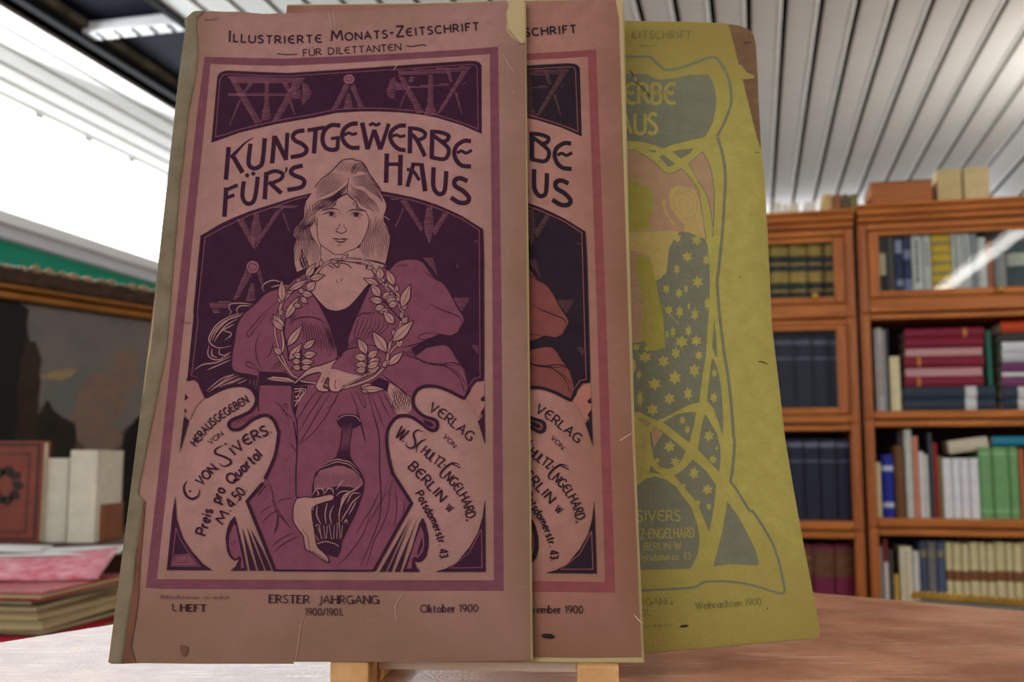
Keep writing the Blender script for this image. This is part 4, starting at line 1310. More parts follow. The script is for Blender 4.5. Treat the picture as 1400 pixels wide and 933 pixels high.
    # ---------------- hair
    s.F(PAPER, 'G 540,240 640,130 700,88 820,78 940,112 1000,180 1050,280 1130,390 1200,490 1215,560 1268,680 1275,760 1240,850 H 1240,220 1300,330 1332,430 1320,550 1290,700 1265,805 1150,770 1010,750 950,700 905,610 940,540 980,450 1035,330 1050,200 1010,110 '
        'G 1010,800 900,740 870,660 800,610 745,555 650,600 600,640 580,700 520,750 400,780 330,880 H 340,170 330,300 345,450 375,560 385,800 340,860 220,850 100,905 60,920 30,800 20,600 60,480 15,420 40,330 150,200 165,120 G 165,750 190,650 270,540 300,470 400,350')
    s.F(DARK, 'H 125,600 160,690 200,770 225,840 150,880 100,820 80,750')
    for p in ('H 105,640 120,740 170,870', 'H 130,660 170,760 200,850', 'H 90,690 95,790 125,890'):
        s.S(PAPER, 1.3, p)
    hw = .95
    s.between(DARK, hw, 'G 600,250 480,310 370,430 305,525', 'G 770,325 700,400 600,490 480,550 330,625', 11, 1, .25)
    s.between(DARK, hw, 'G 770,340 740,430 640,520 520,590 400,640 290,700 190,800', 'G 750,545 660,590 590,640 540,710 470,745 380,765 330,800', 11, 1, .35)
    s.between(DARK, hw, 'G 545,250 640,140 720,92', 'G 790,290 850,200 870,120', 8, 1, .2)
    s.between(DARK, hw, 'G 790,290 860,150 960,140 1040,280', 'G 830,300 900,240 960,250 1030,300', 7, 1, .3)
    s.between(DARK, hw, 'G 820,320 930,310 1060,300 1150,420 1210,540', 'G 790,390 850,430 960,440 1060,520 1180,600 1235,690', 10, 1, .35)
    s.between(DARK, hw, 'G 780,400 850,480 960,520 1050,600 1130,680 1195,800', 'G 750,560 810,600 880,620 920,690 1000,740 1090,800', 10, 1, .35)
    s.between(DARK, hw, 'H 170,60 150,220 60,320 25,420 70,490 30,620 40,800 80,910', 'H 330,110 300,250 230,330 270,430 330,520 360,640 350,780 345,850', 16, 1, .35)
    s.between(DARK, hw, 'H 1060,190 1020,350 960,480 930,560 950,650 1010,740', 'H 1230,130 1240,250 1310,380 1310,520 1270,680 1240,790', 16, 1, .35)
    s.between(DARK, hw, 'G 190,680 200,780 240,850 H 200,180', 'G 420,640 440,700 380,760 H 330,100', 7, 1, .4)
    s.S(DARK, 1.5, 'G 300,470 400,350 540,240 640,130 700,88 820,76 860,95 940,112 1000,180 1050,280 1130,390 1200,490 1215,560')
    s.S(PAPER, 1.1, 'G 1225,600 1268,680 1270,760 1240,850 H 1240,220'); s.S(PAPER, .9, 'H 1210,150 1260,165 1325,210')
    # ---------------- face
    s.F(PAPER, 'H 338,180 335,300 345,440 375,535 450,600 520,642 560,676 640,686 690,680 760,640 860,600 930,540 980,450 1028,330 1046,200 1005,110 G 1005,800 900,742 870,665 800,615 745,560 650,605 605,640 585,700 520,752 400,785 350,860')
    s.S(DARK, 1.1, 'H 340,180 335,300 345,440 375,535 450,600 520,642 560,676 640,686 690,680 760,640 860,600 930,540 980,450 1028,330 1046,200 1005,110')
    s.S(DARK, 1.5, 'G 400,782 520,752 580,700 600,640 650,600 745,557 800,612 870,662 900,740 1010,798')
    s.S(DARK, 1.2, 'G 745,558 752,470 768,340')
    for p in ('G 600,650 580,690 600,715', 'G 860,660 830,690 850,710', 'G 880,700 870,740 900,760'):
        s.S(DARK, 1.1, p)
    s.S(DARK, 1.7, 'H 395,88 450,68 540,57 615,68 648,98', taper=1); s.S(DARK, .8, 'H 645,95 657,130')
    s.S(DARK, 1.7, 'H 742,125 772,88 850,68 930,80 1000,98', taper=1)
    s.S(DARK, 1.4, 'H 400,142 450,125 510,106 560,112 600,158', taper=1); s.S(DARK, .7, 'H 430,112 490,92 560,92 600,115')
    s.dot(DARK, 'H 532,130', 2.6, 3.4); s.S(DARK, .7, 'H 490,156 560,162 598,155')
    s.S(DARK, 1.4, 'H 782,148 830,120 880,110 930,130 975,162', taper=1); s.S(DARK, .7, 'H 800,110 870,90 950,105')
    s.dot(DARK, 'H 872,137', 2.6, 4.0); s.S(DARK, .7, 'H 825,158 890,168 940,152'); s.S(DARK, .6, 'H 560,185 590,175'); s.S(DARK, .6, 'H 900,195 940,180')
    s.S(DARK, .9, 'H 648,262 640,310 602,338 596,366 612,382'); s.S(DARK, 1.3, 'H 598,372 635,380 662,396 705,384 735,360'); s.S(DARK, .9, 'H 705,265 706,310 735,335 738,362')
    s.F(DARK, 'H 522,460 600,460 645,470 700,460 778,472 720,484 650,482 590,480'); s.S(DARK, 1.9, 'H 578,484 610,506 660,516 712,504 738,480', taper=1); s.S(DARK, .8, 'H 608,553 640,557 682,551')
    s.S(DARK, .9, 'H 320,190 310,250 335,290')
    # ---------------- drapery lines
    ln = lambda p, w_=1.1, tp=1: s.S(DARK, w_, p, True, taper=tp)
    ln('I 820,262 720,300 640,380 540,470 490,560 470,680 450,800 K 452,255 490,290 590,308 655,322', 1.8, 0)
    for p in ('I 822,360 700,465 600,580 568,622 590,645 650,565 742,448', 'I 672,620 640,720 655,840 692,905', 'I 782,690 750,790 700,815', 'K 690,280 630,262 575,240 558,215 590,205 630,235 662,280',
              'K 755,275 830,232 832,205 800,225 760,265', 'K 790,275 850,240', 'K 1000,235 900,270 840,282'):
        ln(p)
    ln('J 380,90 420,110 470,60 530,32 640,30 700,60 770,160 870,240 960,400 1015,490 1015,540 990,570 970,612 920,636', 1.8, 0)
    ln('J 735,375 800,415 900,455 975,488 1003,535 992,570', 1.5); ln('J 700,125 760,170 820,205', 1.2); ln('J 470,90 510,78 580,78'); ln('J 815,622 720,618 660,640 656,662 690,670 760,655 815,640', 1.2)
    ln('J 520,735 620,710 700,682 820,635', 1.6); ln('J 500,780 640,815 700,850 830,868 960,880', 1.7); ln('J 690,845 730,895'); ln('J 800,865 920,855 980,880 970,920')
    ln('L 540,160 650,185 760,225 870,240 940,290 985,345 1018,440', 1.5); ln('L 830,238 920,212 1000,240 1030,330'); ln('L 920,250 1000,330 1035,400', 1.0); ln('L 1005,380 1020,440', 1.4)
    ln('J 640,790 700,740 800,715 870,712 910,740 960,820 1010,890 L 1022,250 1050,400', 1.6, 0)
    ln('L 370,310 430,360 520,430 590,490', 1.8)
    ln('K 672,395 660,500 662,600', 1.6, 0); ln('K 900,385 930,410 930,560 970,700 968,930', 1.8, 0); ln('K 680,392 700,383 900,385', 1.6, 0)
    for p in ('K 790,520 850,570 905,665', 'K 890,592 892,545 868,542 872,575', 'K 1130,430 1050,540 960,690', 'K 1180,452 1080,600 980,770', 'K 1232,455 1120,640 1000,840 975,890', 'K 1290,470 1200,640 1080,790 990,860',
              'K 1302,455 1260,540 1215,572 1205,550', 'K 1150,560 1080,690', 'L 165,445 195,520 225,572 235,545 200,460', 'L 110,440 160,560 200,720 230,855', 'L 280,475 330,600 385,735', 'L 330,450 380,560 432,655', 'L 370,440 420,530 465,622',
              'N 150,0 200,120 235,275', 'P 350,60 300,170 240,270 150,425', 'P 275,230 220,400 110,560 20,662', 'P 360,50 345,280 260,510 188,672', 'P 440,0 400,260 300,470 270,570 240,668', 'P 470,70 482,200 460,360', 'P 540,140 542,190 528,252', 'P 410,60 330,200 260,320',
              'M 960,0 1010,40 1060,80', 'M 1028,262 1060,310 1085,350', 'M 855,560 890,660 905,740 970,860 1022,930', 'O 885,130 920,230 990,310 1052,380', 'O 1062,400 960,450 880,522', 'O 800,330 870,260 932,222', 'O 790,250 840,210 882,190',
              'O 895,562 980,490 1100,430', 'O 905,412 930,300 930,225', 'O 940,255 935,340 900,420', 'O 770,105 810,60 850,20', 'O 930,170 960,140 1050,125', 'O 925,525 1000,490', 'O 1010,515 960,540', 'M 780,690 840,600', 'O 760,200 870,100', 'N 420,560 370,690', 'N 450,560 410,700'):
        ln(p, 1.05)
    ln('L 255,465 300,640 340,800 N 345,500 355,640 350,810', 1.5); ln('M 1060,100 1086,300 1078,500 1080,690 O 1100,120', 1.7, 0)
    s.between(DARK, .9, 'I 1005,505 1025,640 1015,700', 'I 1190,545 1245,700 1262,815', 11, 1, .3)
    s.between(DARK, .9, 'J 195,470 150,600 140,690', 'J 400,520 410,560 370,610 290,660', 8, 1, .3)
    s.between(DARK, .9, 'I 1190,560 1230,680 1270,800', 'I 1210,560 1250,660 1285,760', 4, 1, .2)
    s.between(DARK, .9, 'J 90,690 100,740', 'J 150,640 160,720', 5, 1, .2)
    s.between(DARK, .9, 'J 540,760 570,800', 'J 590,745 610,800', 4, 1, .2)
    ln('I 895,545 940,520 990,495 1080,490 1150,510 1218,552', 1.5); ln('J 140,505 200,465 260,458 312,455', 1.4); ln('I 1060,425 1062,490'); ln('I 1100,440 1102,490')
    s.between(DARK, .8, 'I 920,560 960,470', 'I 890,470 930,420', 5, 1, .2)
    # ---------------- sleeve point, wreath, hands
    s.F(MAUVE, 'K 1235,262 1262,215 1330,150 J 20,800 90,748 180,725 300,735 400,830 L 380,290 330,315 215,316 100,300 0,266')
    ln('K 1290,275 1235,262 1262,215 1330,150 J 20,800 90,748 170,730', 1.6, 0); ln('L 0,268 60,290 130,312 210,316', 1.4); ln('J 245,712 300,720 360,745 400,800', 1.2)
    ringL = 'J 200,35 100,28 I 1380,35 1260,38 1170,85 1080,180 930,255 860,350 828,470 850,600 862,720 840,780'
    ringL2 = 'I 1090,150 930,290 850,380 812,480 792,580 812,700 850,800 900,900 K 960,330 1010,360 1110,375 1250,400'
    ringL3 = 'I 790,745 830,820 880,890 K 930,310 985,340'
    ringR = 'J 100,40 200,45 270,75 330,160 420,235 490,310 520,400 530,490 490,580 455,660 430,700 405,830 380,900 L 385,250 300,325 200,372 60,415'
    ringR2 = 'J 160,55 260,80 330,180 400,260 460,330 510,420 515,520 480,640 500,720 L 520,40 430,130 400,220'
    for p in (ringL2, ringL3, ringR2):
        s.S(DARK, 3.6, p); s.S(PAPER, 1.9, p)
    for p in (ringL, ringR):
        s.S(DARK, 4.8, p); s.S(PAPER, 2.9, p)
    for rp_, sg in ((ringL, 1), (ringR, -1)):
        q = smooth_path(P2(rp_), False, 1.0)
        q = q[int(len(q) * .16):int(len(q) * .86)]
        for j in range(0, len(q) - 6, 8):
            (x0, y0), (x1, y1) = q[j], q[j + 5]
            ang = math.atan2(y1 - y0, x1 - x0) + PI
            sd = 1 if (j // 8) % 2 else -1
            ang += sd * .62
            s.leaf(PAPER, DARK, 'Z %.2f,%.2f %.2f,%.2f' % (x0, y0, x0 + 11.5 * math.cos(ang), y0 + 11.5 * math.sin(ang)), 36, 1.0)
    for p in ('J 0,35 100,50 200,60', 'J 10,60 60,62 90,75', 'I 1250,60 1290,95 1310,70', 'I 1220,75 1260,100', 'J 90,70 120,100', 'J 250,80 235,112'):
        s.S(DARK, 1.4, p)
    for p, w_ in (('I 905,280 1060,190', 44), ('I 1040,172 1118,62', 52), ('I 1070,190 1192,155', 46), ('I 1048,280 1118,205', 58), ('I 1005,300 1102,318', 46), ('I 990,300 1020,260', 40), ('I 1000,330 1055,385', 40), ('I 850,372 848,192', 52),
                  ('I 878,505 985,325', 54), ('I 940,390 1010,410', 36), ('I 868,605 778,468', 62), ('I 862,600 760,500', 40), ('I 890,725 1015,555', 54), ('I 905,835 1010,700', 54), ('I 1020,745 1118,668', 48), ('I 1020,800 1128,780', 52),
                  ('K 1000,205 1108,208', 44), ('K 1000,252 1095,250', 40), ('K 1000,205 925,200', 40), ('K 1002,255 930,245', 40), ('K 1010,165 935,145', 42), ('I 850,790 780,730', 44),
                  ('J 352,195 345,85', 56), ('J 462,240 398,108', 54), ('J 340,235 218,182', 46), ('J 350,330 280,225', 60), ('J 520,415 590,230', 64), ('J 370,345 432,285', 42), ('J 370,372 262,342', 50), ('J 390,365 475,315', 42),
                  ('J 385,405 300,432', 46), ('J 400,372 482,338', 40), ('J 415,405 495,375', 46), ('J 420,430 335,458', 38), ('J 462,545 375,445', 62), ('J 448,688 615,520', 72), ('J 525,545 572,485', 40), ('J 402,772 288,605', 74),
                  ('J 245,785 172,660', 60), ('J 242,820 138,802', 54), ('J 245,880 148,866', 50), ('J 252,815 335,755', 50), ('J 255,862 350,820', 46), ('J 415,875 535,768', 52), ('L 240,268 148,278', 46), ('L 250,285 350,245', 48), ('L 245,255 350,205', 46)):
        s.leaf(PAPER, DARK, p, w_ * 1.22, 1.2)
    for p in ('I 878,505 862,610 890,720 905,840', 'K 1005,110 1000,200 1005,280', 'J 370,355 430,420 520,520', 'L 248,120 250,200 235,320', 'J 385,200 395,215 380,230'):
        s.S(DARK, 1.8, p)
    s.F(PAPER, 'K 720,345 780,325 900,335 960,365 935,372 800,358'); s.S(DARK, .8, 'K 720,345 830,345 935,368')
    s.leaf(PAPER, DARK, 'L 190,412 290,382', 36); s.leaf(PAPER, DARK, 'L 200,425 385,425', 58); s.leaf(PAPER, DARK, 'L 200,430 260,455', 30)
    s.F(PAPER, 'K 1296,176 1240,205 1150,238 1110,245 1050,272 1000,320 940,376 962,380 1005,345 1060,312 1150,290 1155,312 1120,385 1122,412 1145,438 1180,446 1222,442 1215,422 1182,408 1195,365 1215,332 1226,340 1222,395 1240,438 1270,446 1302,445 1330,415 1345,392 L 105,384 215,322 170,314 100,300 0,268 K 1236,262 1262,215')
    s.S(DARK, 1.5, 'K 1296,176 1240,205 1150,238 1110,245 1050,272 1000,320 940,376', True); s.S(DARK, 1.3, 'K 962,380 1005,345 1060,312 1150,290 1158,310 1122,385 1122,412 1145,438 1180,446 1222,442 1215,422 1182,408 1195,365 1215,332 1226,340 1222,395 1240,438 1270,446 1302,445 1330,415 1345,392')
    s.S(DARK, 1.0, 'K 1280,350 1272,395 1285,420'); s.S(DARK, .9, 'K 1190,330 1165,375'); s.S(DARK, 2.6, 'L 40,420 100,385 215,322 300,290'); s.S(PAPER, 1.4, 'L 40,420 100,385 215,322 300,290')
    # ---------------- vase
    s.F(DARK, 'M 1400,380 1290,460 1232,510 1210,610 O 1205,120 1212,240 1228,360 1248,490 1290,555 1330,582 1400,597 P 15,588 38,535 42,480 80,400 160,240 215,80 N 226,580 200,510 140,430 110,380 105,280 130,140 45,140 30,280 8,352')
    s.F(DARK, 'N 5,95 15,62 50,45 110,38 165,52 200,100 190,122 150,148 120,150 45,150 15,125', True)
    s.S(PAPER, .9, 'N 12,85 50,58 110,50 165,65 192,102')
    s.between(MAUVE, .7, 'N 52,110 55,180 42,280 20,340', 'N 125,110 112,200 98,280 100,340', 8, 1, .1)
    for p in ('M 1300,440 1400,402 N 60,412 110,425 160,470', 'M 1275,470 1400,422 N 50,430 110,448 195,530'):
        s.S(PAPER, 1.2, p, taper=1)
    s.F(MID, 'M 1270,490 1400,452 N 60,455 140,490 205,560 215,600 170,640 110,620 0,615 M 1300,640 1222,640 1228,560')
    s.between(DARK, .55, 'M 1275,495 1245,560 1230,630', 'N 150,500 190,570 180,640', 26, 1, .15)
    for p in ('O 1212,105 1235,62 1275,48 1300,70 1300,110', 'O 1310,92 1335,52 1370,58 1378,100', 'O 1250,185 1245,260 1280,340', 'O 1330,165 1312,250 1320,335', 'O 1240,60 1260,90 1250,108', 'O 1380,185 1350,260 1365,340',
              'P 0,110 40,75 110,72', 'P 30,210 60,110 150,60 205,15', 'P 40,185 75,110 180,35', 'P 85,170 130,90 195,92', 'P 28,355 25,240 60,150 112,88', 'P 85,240 130,160 195,105', 'P 38,315 80,240 110,200', 'P 0,60 30,20 60,-20', 'P 100,260 140,190 160,150', 'P 60,330 80,300 90,330'):
        s.S(PAPER, 1.5, p, taper=1)
    for p in ('O 1232,352 1262,342 1282,445', 'O 1255,360 1290,455', 'O 1300,345 1312,450', 'O 1330,350 1322,450', 'O 1345,335 1362,455', 'O 1385,345 1380,455', 'P 0,335 22,330 32,455', 'P 10,340 5,450', 'P 50,345 40,440', 'O 1235,420 1262,470'):
        s.S(PAPER, .9, p)
    s.S(PAPER, 1.3, 'O 1245,492 1310,474 1380,488 P 0,498 22,515'); s.F(DARK, 'O 1255,505 1310,488 1380,500 P 10,512 32,530 18,578 -30,592 O 1330,575 1290,548')
    s.F(PAPER, 'O 1090,128 1070,160 1056,222 1060,310 1100,380 1138,430 1145,480 1160,540 1205,558 1330,640 1342,622 1320,580 1250,510 1232,420 1206,240 1228,192 1300,162 1370,142 1382,112 1350,98 1230,122 1150,118', False)
    s.S(DARK, 1.4, 'O 1090,128 1070,160 1056,222 1060,310 1100,380 1138,430 1145,480 1160,540 1205,558 1330,640 1342,622 1320,580 1250,510 1232,420 1206,240 1228,192 1300,162 1370,142 1382,112 1350,98 1230,122 1150,118 1090,128')
    s.S(DARK, .8, 'O 1130,380 1175,440 1190,545'); s.S(DARK, .8, 'O 1210,548 1280,590 1330,632')
    # ---------------- scroll outlines
    ol = 4.4
    s.S(DARK, ol, P2('K 240,490') + cl[:-1]); s.S(DARK, ol, 'M 815,590 690,735 O 910,704', False)
    s.S(DARK, ol, P2('L 1020,500') + crr[1:-1]); s.S(DARK, ol, 'N 445,505 600,750 P 300,706', False); s.S(DARK, 2.6, 'O 905,704 P 300,706', False)
    s.S(DARK, 4.0, 'K 92,350 150,335 195,370 240,490', False); s.S(DARK, 4.0, 'L 1178,345 1110,352 1062,412 1050,468 1020,500', False)
    s.S(DARK, 3.2, 'E 152,930 212,304', False); s.S(DARK, 3.2, 'L 1170,330 J 1168,0 F 1160,256', False)
    s.F(STAIN + 1, 'K 92,372 150,355 180,380 232,492 170,560 115,670 80,640 110,575 80,520 78,460'); s.F(STAIN + 1, 'L 1178,372 1115,375 1080,430 1035,500 1100,590 1135,660 1160,600 1180,560')
    for p in ('K 80,460 108,495 75,518', 'K 72,572 92,600 78,615', 'M 195,0 190,60 226,95 152,352 175,150', 'L 1180,475 1150,500 1158,522 1182,522', 'L 1182,570 1150,610 1166,640 1130,682 1186,866',
              'O 118,108 128,290 175,440 240,540 330,645 415,702 50,700 95,250', 'P 1186,130 1190,715 785,715 870,690 960,640 1060,520 1130,400 1165,280',
              'O 590,270 600,300 650,500 690,705 558,705 600,668 612,642 632,602 590,628 555,600 530,550 518,450 530,370 555,310', 'P 688,282 712,330 735,430 735,520 715,595 690,625 650,640 622,630 640,680 672,715 528,715 600,530 660,330',
              'O 648,355 705,530 762,705 712,705', 'O 685,350 760,540 826,705 778,705', 'O 715,370 810,540 884,705 840,705', 'P 588,288 480,520 392,715 345,715', 'P 602,290 500,540 440,715 408,715', 'P 660,258 580,470 508,715 465,715'):
        s.F(DARK, p)
    s.F(MAUVE, 'O 585,335 600,345 635,520 668,680 640,690 645,600 628,590 595,612 565,580 545,500 550,420'); s.S(DARK, .8, 'O 560,490 600,460'); s.S(DARK, .8, 'O 565,510 605,480')
    s.F(MAUVE, 'P 675,350 640,440 560,690 600,690 608,610 625,595 650,605 690,560 702,490 698,410'); s.F(DARK, 'P 686,430 690,510 650,588 645,560')
    s.S(BAND, 1.4, 'O 125,362 88,668 318,670 215,545 150,440 125,362', False); s.F(MAUVE, 'O 112,580 222,570 300,662 92,662'); s.S(DARK, .7, 'O 120,590 210,582 210,640 120,640', False, True)
    s.S(BAND, 1.4, 'P 1158,375 1162,680 908,684 1060,560 1158,375', False)
    # ---------------- scroll lettering
    tx = lambda t, b, h, st='nouveau', wt=.17, sp=.4: s.text(DARK, t, b, h, st, wt, space=sp)
    tx('HERAUSGEGEBEN', 'K 165,880 300,722 450,612 588,528', 10.5, 'nouveau', .17)
    tx('VON', 'K 280,868 385,790', 6.6, 'plain', .16)
    s.S(DARK, 3.2, 'M 212,572 186,620 200,682 248,716 300,692 312,640', taper=1); s.dot(DARK, 'M 235,655', 1.5)
    tx('VON', 'M 325,612 450,482', 12.0, 'plain', .18)
    s.S(DARK, 3.0, 'M 492,290 442,318 436,352 500,378 556,408 552,440 505,456 465,432', taper=1); s.dot(DARK, 'M 458,478', 1.3); s.dot(DARK, 'M 518,278', 1.4)
    tx('IVERS.', 'M 592,372 700,280 885,188', 13.0, 'nouveau', .18)
    tx('Preis', 'O 355,425 385,330 415,225', 13.5, 'plain', .19); tx('pro', 'M 470,752 O 515,60', 13.5, 'plain', .19); tx('Quartal', 'M 568,602 650,520 810,375', 13.5, 'plain', .19)
    tx('M.', 'M 498,922 562,810', 13, 'plain', .17); tx('4.50.', 'M 575,790 690,650', 13, 'plain', .17)
    tx('VERLAG', 'L 735,590 800,630 880,690 985,775 1062,842', 12.5, 'nouveau', .15)
    tx('VON', 'L 850,805 935,895', 6.4, 'plain', .16)
    tx('W', 'N 468,218 525,255', 17, 'plain', .13); s.dot(DARK, 'N 532,258', 1.2)
    s.S(DARK, 2.6, 'N 692,180 645,168 615,200 628,250 625,295 590,312 555,290 565,262', taper=1)
    s.S(DARK, 2.2, 'N 718,238 670,262 640,300 640,345', taper=1)
    s.text(DARK, 'HULTZ-', 'N 672,348 740,405 795,445 856,478', 12.5, 'plain', .14, track=.2)
    s.S(DARK, 2.6, 'N 988,446 930,430 868,468 828,520 838,548 872,552', taper=1); s.S(DARK, 1.6, 'N 910,430 990,470')
    s.text(DARK, 'NGELHARD,', 'N 858,545 940,640 1000,740 1045,890', 12.5, 'nouveau', .15, track=.2)
    tx('BERLIN', 'N 572,468 690,590 828,742', 13, 'nouveau', .17); tx('W.', 'N 868,795 912,832', 9.5, 'plain', .15)
    tx('Potsdamerstr.', 'P 632,92 700,220 770,350 822,505', 10.5, 'plain', .19); tx('43.', 'P 822,540 830,615', 10.5, 'plain', .19)
    # ---------------- foot lines
    if not second:
        tx('1. HEFT', 'U 512,302 765,305', 9.0, 'serif', .19)
        rnd = random.Random(5)
        for i in range(30):
            if i in (17, 18, 22): continue
            x = 430 + i * 17
            s.S(BAND, 1.1, 'U %d,%d %d,%d' % (x, 213, x + rnd.choice((0, 8)), 213 - rnd.choice((16, 22, 32))), False)
        tx('Oktober 1900', 'V 760,225 1062,222', 10, 'serif', .155)
        tx('ERSTER JAHRGANG', 'U 1232,240 V 250,178 535,178', 10.5, 'serif', .155, .9)
        tx('1900/1901.', 'V 148,240 345,242', 9.4, 'serif', .155)
    else:
        tx('November 1900', 'V 695,225 1026,222', 10, 'serif', .155)
        tx('ERSTER JAHRGANG', 'U 1232,240 V 250,178 535,178', 10.5, 'serif', .155, .9)
        tx('1900/1901.', 'V 148,240 345,242', 9.4, 'serif', .155)

# ------------------------------------------------------------------ the printed cover of the yellow magazine
YP, YG, YPINK, YCREAM, YGREEN, YBROWN, YTEXT, YDARK = range(8)
def star(s, c, r, mi=0, n=6, sx=1.0, rot=0.0):
    (cx, cy), = P2(c)
    r *= 190 / 1396
    pts = []
    for k in range(2 * n):
        a = PI * k / n + rot
        q = r if k % 2 == 0 else r * .56
        pts.append((cx + q * sx * math.sin(a), cy - q * math.cos(a)))
    s.F(mi, pts)
def yellow_art(s):
    s.F(YBROWN, 'a 995,97 1040,250 1100,500 1135,512 1180,580 1258,612 1255,640 1140,650 1200,900 b 1180,0 1240,250 1300,480 1325,545 1316,300 1300,20 a 1297,700 1290,600 1273,300 1250,205 1195,142 1100,107')
    s.S(YG, 3.8, 'a -450,425 0,425 200,425 245,455 340,545 385,555 500,540 620,500 780,440 850,428 895,455 955,545 1003,655 1027,800 1022,925 b 1015,130 960,270 885,415')
    s.S(YG, 4.2, 'b 888,425 920,520 950,650 966,780 967,930 c 960,200 940,550 902,930 d 886,180 900,420 930,700 960,930 e 982,250 1010,450 1038,750 1050,930 f 1060,250 1045,480 1020,650')
    s.S(YG, 3.6, 'f 1015,648 1085,740 1200,930 g 1000,190 1130,400 1182,530 1220,680 1238,780')
    s.S(YG, 3.4, 'g 1238,770 1240,810 1215,828 1150,812 980,762 820,735 650,730 590,742 540,770 460,785 70,805 -300,818')
    s.F(YG, 'a -450,590 60,592 190,600 250,640 320,655 450,640 620,605 790,600 830,650 865,750 877,880 b 872,130 845,270 775,410 740,430 600,460 440,500 340,535 250,500 150,475 0,462 -450,462')
    s.text(YP, 'ERBE', 'a -40,892 465,892', 27, 'nouveau', .17); s.text(YP, 'AUS', 'b -95,388 280,388', 27, 'plain', .17)
    for p in ('b 430,570 500,550 650,535 620,580 520,640', 'b 345,600 465,690 395,725 300,620', 'b 190,548 265,555 275,575 235,580'):
        s.F(YG, p)
    pink = 'b -450,545 20,552 120,590 220,650 300,720 370,780 440,785 520,740 560,760 620,850 680,930 c 660,90 710,220 740,400 770,640 600,575 510,560 400,555 -450,595'
    s.F(YPINK, pink)
    s.F(YPINK, 'b 600,685 740,570 790,660 830,780 850,930 c 855,250 843,450 800,250 740,120 680,0')
    s.S(YG, 1.3, 'b -450,548 20,552 120,590 220,650 300,720 370,780 440,785 520,740'); s.S(YG, 1.3, 'b 520,740 580,790 680,930 c 710,220 745,450 775,640')
    s.S(YG, 1.3, 'b 600,685 740,570', False); s.S(YG, 1.5, 'b 740,570 790,660 830,780 850,930 c 856,250 843,620'); s.S(YG, 1.3, 'b 600,685 700,870 c 740,120 800,260 843,520')
    s.F(YGREEN, 'c -450,0 30,40 120,110 210,130 240,250 232,370 190,460 180,530 -450,590', True)
    s.F(YCREAM, 'c 420,130 500,100 620,130 670,160 710,280 740,430 765,640 600,570 545,560 562,500 480,410 420,330 400,200'); s.F(YCREAM, 'c 335,255 375,250 362,330 420,440 492,532 430,480 350,370')
    for p in ('c 450,180 540,140 640,180 680,300 650,420 560,430 470,330 450,230 530,180 620,230 640,330 580,380 510,320 520,240 590,260 590,320', 'c 500,120 480,200', 'c 660,440 700,560 740,600', 'c 480,170 600,160', 'c 680,250 690,350'):
        s.S(YPINK, .9, p)
    s.F(YCREAM, 'c -450,590 180,575 420,552 505,572 440,660 400,740 385,930 d 375,90 320,150 266,176 245,80 c 245,930 200,810 100,765 -450,730')
    for i in range(7):
        s.S(YP, .7, 'c %d,%d %d,%d' % (60 + i * 10, 600 + i * 30, 420 - i * 12, 585 + i * 32), False)
    s.F(YPINK, 'c -450,730 100,765 200,810 245,930 d 110,0 110,250 150,500 120,780 -450,820')
    s.F(YGREEN, 'c 100,800 210,830 d 232,0 266,176 300,350 340,520 355,700 366,850 230,886 60,800 120,780 150,500 110,250 60,0')
    for p in ('d 170,100 180,400 200,600', 'd 190,560 200,680 260,760', 'd 260,620 300,800', 'd 150,300 160,500'):
        s.S(YPINK, 2.2, p, taper=1)
    s.F(YG, 'c 510,562 600,575 765,640 790,700 807,930 d 815,200 805,450 790,620 772,930 e 740,300 705,590 600,620 480,680 350,750 280,772 200,740 100,685 30,700 -450,720 d -450,840 40,800 150,785 225,885 366,850 355,700 340,520 300,350 266,176 320,150 375,90 385,0 c 400,740 440,660')
    s.F(YCREAM, 'e 22,140 60,170 72,230 55,290 25,310'); s.S(YP, 1.0, 'c 807,760 d 815,200 805,450', True)
    for c, r, sx in (('c 680,650', 58, 1), ('c 585,818', 58, 1), ('c 775,850', 58, .7), ('c 485,630', 52, .8), ('d 480,60', 58, .6), ('d 688,190', 64, 1), ('d 375,262', 52, .8), ('d 503,300', 52, .8), ('d 572,260', 44, .55), ('d 785,405', 70, .5),
                     ('d 400,470', 54, .8), ('d 508,488', 66, .65), ('d 600,432', 40, .4), ('d 660,515', 66, .7), ('d 442,690', 62, .5), ('d 598,680', 62, .6), ('d 530,790', 66, 1.1), ('d 675,780', 60, 1), ('d 383,715', 50, .4), ('e 470,95', 64, .8), ('e 702,120', 54, .8),
                     ('e 160,138', 62, 1.2), ('e 345,180', 66, .95), ('e 655,270', 74, .85), ('e 460,345', 76, .95), ('e 255,405', 70, 1.05), ('e 592,505', 74, .65), ('e 405,555', 64, 1), ('e 235,665', 66, 1), ('e 100,312', 48, .6), ('e 112,550', 96, .35), ('d 70,845', 40, 1.1), ('d 185,858', 36, 1.1)):
        star(s, c, r, YP, 6, sx, .15 * math.sin(r + sx * 9))
    s.S(YP, .9, 'd 325,420 500,615', False); s.S(YP, .9, 'd 520,820 555,920', False)
    for p in ('e 832,150 855,165 882,235 916,380 936,560 945,800 f 942,195 900,60 e 850,650 800,592 782,582 800,400 822,220', 'd 855,560 866,660 880,800 e 886,150 862,110 838,50 d 838,830',
              'e 340,792 480,712 600,687 676,690 650,830 f 640,130 606,260 500,180', 'e 765,712 800,760 850,850 f 880,160 915,300 920,420 905,558 850,500 690,330 720,150 745,20',
              'f 260,102 340,152 450,240 570,345 535,430 480,490 400,525 310,510 250,420 220,280 210,160', 'f 640,430 780,550 875,690 850,930 g 680,120 640,340 590,220 540,100 f 560,720 455,592 560,520',
              'f 220,490 260,540 320,577 205,560'):
        s.F(YG, p)
